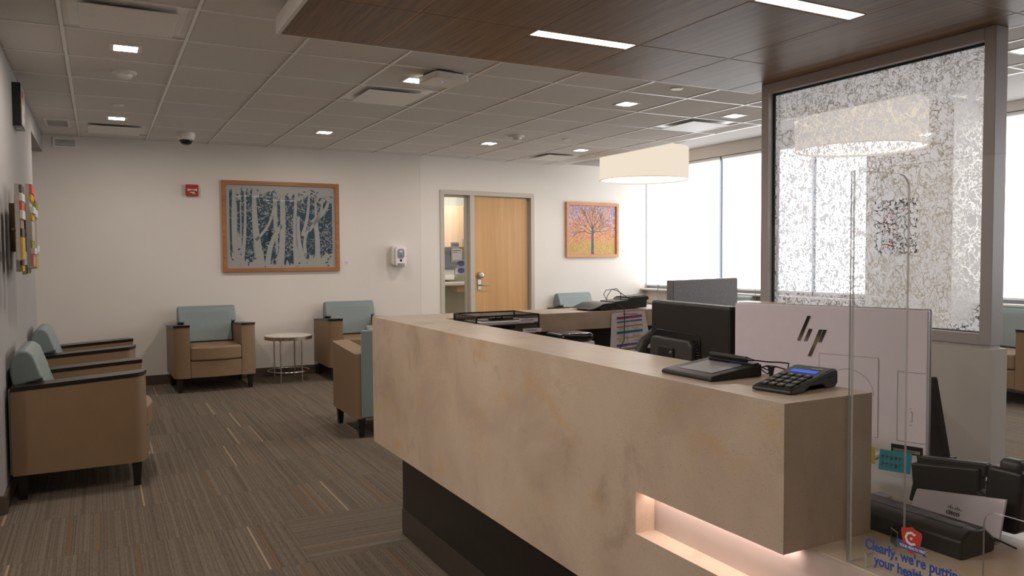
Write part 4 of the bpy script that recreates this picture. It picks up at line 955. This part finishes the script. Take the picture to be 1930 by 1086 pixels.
# ---- black monitor seen from the back
Ql = Vector((1.868, 2.385, 0)); Qr = Vector((1.815, 1.905, 0)); dq = Qr - Ql; WQ = dq.length; aq = math.atan2(dq.y, dq.x)
t = thing('black_monitor', 'black monitor seen from the back left of the silver computer', 'monitor', (Ql.x, Ql.y, .74), aq)
m = MB(); m.box(0, WQ, 0, .05, .095, .425)
m.build('monitor_shell', 'black', t, bevel=.012, seg=3)
m = MB(); m.box(.005, WQ - .005, .049, .054, .10, .42); m.build('screen', 'screen', t)
m = MB(); m.prism(rrect(.03, .325, .12, .318, .03), -.004, .002, 'y'); m.build('vent_recess', 'blackgloss', t, bevel=.002)
m = MB(); m.prism(rrect(.036, .305, .10, .295, .03), -.028, .0, 'y'); m.build('rear_bulge', 'darkgrey', t, bevel=.01, seg=3)
m = MB()
for k in range(15):
    z = .15 + k * .0095; x = .309 + (0 if k < 10 else -.0022 * (k - 9) ** 1.5); m.box(x, x + .018, -.0065, -.002, z, z + .0035)
m.build('vent_ribs', 'darkgrey', t)
m = MB(); m.prism(rrect(.105, .205, .13, .262, .006), -.036, -.026, 'y'); m.build('mount_plate', 'black', t, bevel=.003)
m = MB(); m.lathe([(.005, -.040), (.007, -.036)], 12, (.192, 0, .245), 'y'); m.build('mount_screw', 'steel', t)
m = MB(); m.box(.04, .13, -.09, -.034, .13, .20); m.box(.06, .11, -.115, -.09, .0, .19); m.box(.0, .2, -.17, .03, 0, .012); m.build('monitor_stand', 'black', t, bevel=.006)

# ---- far monitor, face towards us
Gl = Vector((2.40, 2.905, 0)); Gr = Vector((2.955, 3.045, 0)); dg = Gr - Gl; WG = dg.length; ag = math.atan2(dg.y, dg.x)
t = thing('grey_monitor', 'grey switched-off monitor facing the camera beyond the black monitor', 'monitor', (Gl.x, Gl.y, .74), ag)
M['offscreen'] = simple('off_screen_reflection', (.42, .43, .45), .38, var=.12, vs=60, spec=.4)  # light grey base colour stands in for the reflection on the screen
m = MB(); m.box(0, WG, .003, .03, .13, .475); m.build('monitor_shell', 'silver_edge', t, bevel=.003)
m = MB(); m.box(.016, WG - .004, -.001, .003, .145, .471); m.build('screen', 'offscreen', t)
m = MB(); m.box(WG / 2 - .03, WG / 2 + .03, .03, .06, .01, .3); m.box(WG / 2 - .12, WG / 2 + .12, -.06, .14, 0, .012); m.build('monitor_stand', 'silver_edge', t, bevel=.004)

# ---- desk phone (handset end beside the black monitor)
t = thing('telephone_handset', 'black telephone handset standing at the left edge of the black monitor', 'telephone', (2.35, 3.0, .74), -.3)
m = MB(); m.prism(rrect(-.09, .09, -.08, .08, .02), 0, .05); m.build('phone_base', 'black', t, bevel=.008)
m = MB(); m.tube([(-.055, 0, .13), (-.035, 0, .18), (.03, 0, .225), (.06, 0, .21)], .028, 12); m.build('handset', 'darkgrey', t)
m = MB(); m.box(-.06, .04, -.02, .02, .05, .15); m.build('cradle', 'black', t, bevel=.005)

# ---- file trays
def tray(name, label, x0, y0, x1, y1, zb, zt, shelves, grp):
    t = thing(name, label, 'file tray', (x0, y0, zb), group=grp)
    W_, D_, H_ = x1 - x0, y1 - y0, zt - zb
    m = MB(); r = .004
    for z in [H_] + shelves:
        m.tube([(0, 0, z), (W_, 0, z), (W_, D_, z), (0, D_, z)], r, 6, True)
    for x in (0, W_):
        for y in (0, D_): m.tube([(x, y, 0), (x, y, H_)], r * 1.15, 6)
    m.build('tray_rim', 'blackwood', t)
    m = MB(); m.quad((0, 0, 0), (0, D_, 0), (0, D_, H_), (0, 0, H_)); m.quad((W_, 0, 0), (W_, D_, 0), (W_, D_, H_), (W_, 0, H_)); m.quad((0, D_, 0), (W_, D_, 0), (W_, D_, H_), (0, D_, H_))
    for z in shelves: m.quad((0, 0, z), (W_, 0, z), (W_, D_, z), (0, D_, z))
    m.build('tray_mesh', 'wire', t)
    return t
tr2 = tray('file_tray', 'black wire mesh file tray stack with labelled shelves in the desk corner', 1.492, 3.155, 1.815, 3.40, .7385, 1.063, [.06, .12, .175, .232, .279], None)
m = MB(); m.prism([(1.515, 3.165), (1.80, 3.17), (1.79, 3.36), (1.52, 3.35)], 1.0215, 1.034); props(m.build('paper_stack', 'paper'), 'stack of white papers on the top shelf of the mesh tray', 'papers')
m = MB(); m.prism([(1.512, 3.165), (1.808, 3.17), (1.80, 3.37), (1.52, 3.36)], .974, .980); props(m.build('paper_sheet', 'paper'), 'white papers on the second shelf of the mesh tray', 'papers')
for z, s_, x in ((1.029, 'NOTE FOR PM', .215), (.981, 'TO BE MAILED', .235)):
    m = MB(); m.box(x, x + .100, -.0065, -.0055, z - .7385, z - .7385 + .018); lb = m.build('tray_label', 'paper', tr2)
    text(s_, .0095, 'print', 'label_text', lb, (x + .012, -.0068, z - .7385 + .006), (PI / 2, 0, 0), .0002)
t = thing('clipboard', 'dark clipboard with black clip lying on the papers in the mesh tray', 'clipboard', (1.55, 3.21, 1.0345))
m = MB(); m.box(0, .23, 0, .135, .0, .004); m.build('board', 'brown_panel', t)
m = MB(); m.box(.05, .17, .02, .05, .004, .014); m.tube([(.075, .02, .010), (.075, .0, .024), (.105, .0, .024), (.105, .02, .010)], .004, 6); m.build('clip', 'blackgloss', t, bevel=.003)

# ---- laminated directory sheet hanging on the wing
t = thing('directory_sheet', 'white sheet with coloured bars hanging from the inside of the desk wing', 'paper sheet', (2.415, 3.405, .74), 0)
m = MB(); m.prism([(-.008, .085), (.265, .055), (.207, .293), (.002, .288)], -.004, -.002, 'y'); m.build('sheet', 'paper', t)
m = MB(); m.prism([(-.020, .075), (-.001, .085), (.006, .285), (-.008, .283)], -.0015, -.0005, 'y'); m.build('rear_sheet', 'paper', t)
bars = [(.256, .270, 'rel_magenta'), (.237, .245, 'rel_blue'), (.211, .219, 'rel_orange'), (.184, .191, 'rel_teal'), (.177, .184, 'rel_blue'), (.149, .156, 'rel_yel'), (.116, .122, 'rel_magenta'), (.109, .116, 'rel_blue'), (.094, .099, 'rel_orange'), (.088, .094, 'rel_teal')]
for nm, c in (('rel_magenta', (.38, .06, .16)), ('rel_blue', (.05, .18, .48)), ('rel_orange', (.66, .27, .04)), ('rel_teal', (.03, .20, .14)), ('rel_yel', (.65, .52, .06))): M[nm] = simple(nm, c, .6)
for z0, z1, c in bars:
    m = MB(); m.prism([(.022, z0 - .004), (.188 + (.27 - z0) * .06, z0 + .004), (.188 + (.27 - z0) * .06, z1 + .004), (.022, z1 - .004)], -.0047, -.004, 'y'); m.build('colour_bar', c, t)
text('NGA Extensions', .014, 'print', 'heading', t, (.065, -.0045, .275), (PI / 2, 0, 0), .0002)
m = MB(); random.seed(9)
for k in range(22):
    z = .248 - k * .0073
    if any(a - .004 < z < b + .003 for a, b, _ in bars): continue
    for xa in (.03, .12): m.box(xa + random.uniform(0, .012), xa + random.uniform(.035, .062), -.0046, -.004, z, z + .0018)
m.build('printed_lines', 'greysign', t)
# ---- devices lying on the wing
t = thing('spare_signature_pad', 'black device with raised wedge lying at left end on the desk wing', 'signature pad', (2.325, 3.44, 1.041), .05)
m = MB(); m.prism([(-.035, .008), (.0, .014), (.06, .036), (.135, .040), (.14, .030), (.135, .005), (.04, .004), (.03, .012)], 0, .2, 'y'); m.build('pad_body', 'black', t, bevel=.004)
m = MB(); m.box(.01, .13, .02, .18, .0, .006); m.build('pad_foot', 'blackwood', t)
m = MB(); m.tube([(2.465, 3.462, 1.075), (2.475, 3.44, 1.07), (2.482, 3.395, 1.05), (2.483, 3.392, 1.00), (2.481, 3.392, .94), (2.48, 3.392, .88), (2.455, 3.392, .845), (2.425, 3.38, .81)], .0025, 6); props(m.build('hanging_cable', 'cable'), 'thin black cable hanging down over the coloured directory sheet', 'cable')
t = thing('spare_pin_pad', 'black pin pad with looped cable at right end on the desk wing', 'pin pad', (2.478, 3.47, 1.0405), .05)
m = MB(); m.prism([(.0, .004), (.0, .045), (.09, .05), (.10, .062), (.235, .068), (.24, .05), (.225, .045), (.222, .004)], 0, .14, 'y'); m.build('pad_housing', 'black', t, bevel=.005)
m = MB(); m.prism([(.1, .062), (.235, .068), (.235, .072), (.1, .066)], .02, .12, 'y'); m.build('keypad', 'darkgrey', t)
m = MB(); m.tube([(.10, .02, .063), (.07, .01, .075), (.02, .0, .10), (-.02, .0, .112), (-.055, .01, .108), (-.065, .02, .085), (-.045, .02, .055)], .002, 6)
m.tube([(.05, .02, .05), (.045, .01, .085), (.01, .0, .115), (-.02, .01, .11), (-.04, .02, .075), (-.045, .02, .05)], .002, 6); m.tube([(.225, .0, .03), (.27, -.02, .014), (.32, -.03, .003), (.36, -.05, .003)], .0025, 6); m.build('looped_cable', 'cable', t)
# ---- small machine beneath the wing
t = thing('label_printer', 'small white machine with dark lid below the desk wing', 'printer', (1.965, 3.10, .74))
m = MB(); m.prism(rrect(-.09, .09, -.07, .10, .02), 0, .195); m.build('printer_body', 'white', t, bevel=.01)
m = MB(); m.prism(rrect(-.095, .085, -.072, .105, .03), .197, .235); m.build('printer_lid', 'blackgloss', t, bevel=.018, seg=3)

# ---- acrylic shields
def sheet(m, pts, th, n):  # polygon in plane, thickness th along n
    n = Vector(n) * th
    a = [m.v(p) for p in pts]; b = [m.v(Vector(p) + n) for p in pts]
    m.mi = 0; m.f(a[::-1]); m.f(b); m.mi = 1
    for i in range(len(a)): m.f([a[i], a[(i + 1) % len(a)], b[(i + 1) % len(a)], b[i]])
    m.mi = 0
t = thing('acrylic_shield', 'clear acrylic shield with blue lettering standing on the low counter', 'acrylic shield', (1.269, 1.012, .7385))
m = MB(); ZT_ = .755
# main panel: x=0 plane, y from 0 toward the camera, with a rounded pass-through cut-out
cy0, cy1, cz = -.262, -.72, .176
for poly in ([(0, 0), (0, ZT_), (cy0, ZT_), (cy0, 0)],):
    pass
outer = [(0, 0), (0, ZT_), (-.98, ZT_), (-.98, 0)]
cut = [(cy1, 0), (cy1, cz - .02)] + [(cy1 + .02 - .02 * math.cos(math.radians(a)), cz - .02 + .02 * math.sin(math.radians(a))) for a in (30, 60, 90)] + [(cy0 - .02 + .02 * math.sin(math.radians(a)), cz - .02 + .02 * math.cos(math.radians(a))) for a in (0, 30, 60, 90)] + [(cy0, 0)]
poly = [(0, 0), (0, ZT_), (-.98, ZT_), (-.98, 0)] + cut
sheet(m, [(0, y, z) for y, z in poly], .005, (1, 0, 0)); m.build('front_sheet', ['acrylic', 'acryl_edge'], t)
m = MB()
wp = [(.006, .0), (.006, ZT_)] + [(.168 - .03 + .03 * math.sin(math.radians(a)), ZT_ - .03 + .03 * math.cos(math.radians(a))) for a in (0, 25, 50, 70, 90)] + [(.168, 0)]
sheet(m, [(x, -.001, z) for x, z in wp], .005, (0, -1, 0)); m.build('side_wing', ['acrylic', 'acryl_edge'], t)
m = MB(); sheet(m, [(.15, .0, .0), (.15, .0, .03), (.165, .025, .03), (.165, .025, 0)], .003, (1, 0, 0)); sheet(m, [(.006, -.04, .0), (.006, -.04, .028), (.03, -.04, .028), (.03, -.04, 0)], .003, (0, 1, 0)); m.build('shield_foot', ['acrylic', 'acryl_edge'], t)
RT = (PI / 2, 0, -PI / 2)
text("Clearly, we're putting", .0265, 'textblue', 'shield_lettering', t, (-.0012, -.042, .042), RT, .0004, .0006, .82)
text('your health first', .0265, 'textblue', 'shield_lettering', t, (-.0012, -.062, .017), RT, .0004, .0006, .82)
lg = [(0, -.028), (-.008, -.023), (-.017, -.008), (-.0205, .010), (-.019, .015), (-.010, .017), (0, .021), (.010, .017), (.019, .015), (.0205, .010), (.017, -.008), (.008, -.023)]
def on_sh(m, pts, dx): m.prism([(-.1365 - a, .0885 + b) for a, b in pts], -dx, -dx + .0006, 'x')
m = MB(); on_sh(m, lg, .0012); lgo = m.build('shield_logo', 'logored', t)
m = MB()
for k in range(6):   # octagonal C, open to the right
    a0, a1 = math.radians(45 + 45 * k), math.radians(90 + 45 * k); r0, r1 = .0085, .0128
    on_sh(m, [(r0 * math.cos(a0), r0 * math.sin(a0)), (r1 * math.cos(a0), r1 * math.sin(a0)), (r1 * math.cos(a1), r1 * math.sin(a1)), (r0 * math.cos(a1), r0 * math.sin(a1))], .0020)
on_sh(m, [(.0025 * math.cos(i * PI / 4), .0025 * math.sin(i * PI / 4)) for i in range(8)], .0020)
m.build('logo_letter', 'textwhite', lgo)
m = MB(); on_sh(m, [(-.0245, -.012), (.0245, -.012), (.0245, -.0215), (-.0245, -.0215)], .0018); on_sh(m, [(-.029, -.008), (-.022, -.008), (-.022, -.018), (-.029, -.018), (-.026, -.013)], .0014); on_sh(m, [(.029, -.015), (.022, -.013), (.022, -.024), (.029, -.025), (.026, -.020)], .0014); m.build('logo_ribbon', 'textblue', lgo)
text('YOUR HEALTH FIRST', .0068, 'textwhite', 'ribbon_text', lgo, (-.0022, -.1365 + .0225, .0885 - .0190), RT, .0002, .0002, .80)
# far shield
t = thing('acrylic_shield', 'clear acrylic shield standing on the far desk wing before the windows', 'acrylic shield', (2.872, 3.60, 1.041))
m = MB(); sheet(m, [(0, 0, 0), (0, 0, .468), (.772, 0, .468), (.772, 0, 0)], .005, (0, 1, 0)); m.build('front_sheet', ['acrylic', 'acryl_edge'], t)
for x in (0, .767):
    m = MB(); wp = [(0, 0), (0, .468)] + [(-.175 + .03 - .03 * math.sin(math.radians(a)), .438 + .03 * math.cos(math.radians(a))) for a in (0, 30, 60, 90)] + [(-.175, 0)]
    sheet(m, [(x, y, z) for y, z in wp], .005, (1, 0, 0)); m.build('side_wing', ['acrylic', 'acryl_edge'], t)

# ---- desk phone at the right (seen from behind)
t = thing('desk_phone', 'black desk phone with grey stand seen from behind at lower right', 'desk phone', (1.655, 1.036, .7385))
def pxp(y, z): return (y - 1.02, z - .7385)
m = MB(); m.prism([pxp(1.105, .742), pxp(.912, .742), pxp(.916, .822), pxp(1.104, .795)][::-1] if 0 else [pxp(1.108, .7395), pxp(.905, .7395), pxp(.908, .826), pxp(1.100, .800)], -.045, -.038, 'x', lambda q: (q[0] + (q[2]) * .35, q[1], q[2])); st_ = m.build('phone_stand', 'silver', t, bevel=.001)
nm = text('cisco', .0150, 'print', 'maker_name', st_, (0, 0, 0), (0, 0, 0), .0003, .0004, 1)
nm.location = (-.045 + .35 * .0305 - .0009, .003, .0305); nm.rotation_euler = Matrix(((0, .33, -.944), (-1, 0, 0), (0, .944, .33))).to_euler()
m = MB()
for k, h_ in enumerate((.0015, .004, .0075, .004, .0015, .004, .0075, .004, .0015)): m.box(-.0315, -.0295, .003 - k * .0038 - .001, .003 - k * .0038, .0425, .0425 + h_ * .9)
m.build('maker_bars', 'print', st_)
m = MB(); m.box(-.046, -.036, -.108, -.088, .0, .008); m.build('stand_foot', 'black', st_)
m = MB(); m.prism([pxp(1.14, .758), pxp(1.135, .80), pxp(1.145, .845), pxp(.985, .868), pxp(.98, .82), pxp(.905, .80), pxp(.905, .76)], .0, .03, 'x', lambda q: (q[0] + q[2] * .15, q[1], q[2])); m.build('phone_body', 'black', t, bevel=.006, seg=3)
m = MB(); m.prism(rrect(-.045, .117, .09, .122, .008), .006, .03, 'x', lambda q: (q[0] + q[2] * .2, q[1], q[2] + (-.12 * (q[1] - .117) * -1 if 0 else -(q[1] - .117) * .12))); m.build('phone_display_back', 'black', t, bevel=.004)
m = MB(); m.prism(rrect(-.125, -.050, .012, .142, .012), .0, .055, 'x', lambda q: (q[0] + q[2] * .15, q[1], q[2])); m.build('handset_cradle', 'black', t, bevel=.01, seg=3)
m = MB(); m.prism(rrect(-.113, -.066, .10, .160, .012), .012, .048, 'x', lambda q: (q[0] + q[2] * .15, q[1], q[2])); m.build('handset', 'darkgrey', t, bevel=.012, seg=3)
m = MB(); m.tube([(.03 + .006 * math.cos(k * 1.1) + k * .0008, -.135 - .0007 * k, .014 + .006 * math.sin(k * 1.1)) for k in range(64)], .0016, 5); m.build('coiled_cord', 'cable', t)
# ---- long black scanner
t = thing('document_scanner', 'long black bar-shaped document scanner behind the acrylic shield', 'scanner', (1.462, .905, .7385))
m = MB(); m.prism([(0, .0), (.0, .036), (.028, .054), (.08, .052), (.112, .028), (.112, .0)], 0, .33, 'y'); m.build('scanner_body', 'black', t, bevel=.006, seg=3)
m = MB(); m.box(.030, .036, .02, .31, .0530, .0552); m.build('feed_slot', 'blackgloss', t)
m = MB(); m.lathe([(.013, .0), (.013, .0012)], 24, (.055, .035, .0525)); m.build('round_button', 'darkgrey', t, bevel=.0006)
m = MB(); m.box(.112, .125, .02, .06, .004, .03); m.build('side_port', 'black', t)
m = MB(); m.tube([(.12, .04, .02), (.135, .035, .022), (.145, .02, .012), (.15, -.02, .004)], .002, 6); m.build('cable', 'cable', t)
m = MB(); m.box(1.655, 1.70, 1.225, 1.262, .7385, .746); props(m.build('clear_clip', 'acryl_edge', bevel=.002), 'small clear plastic piece on the counter behind the black scanner', 'clip')

# fix: lift exposures etc stay above; nothing rendered here
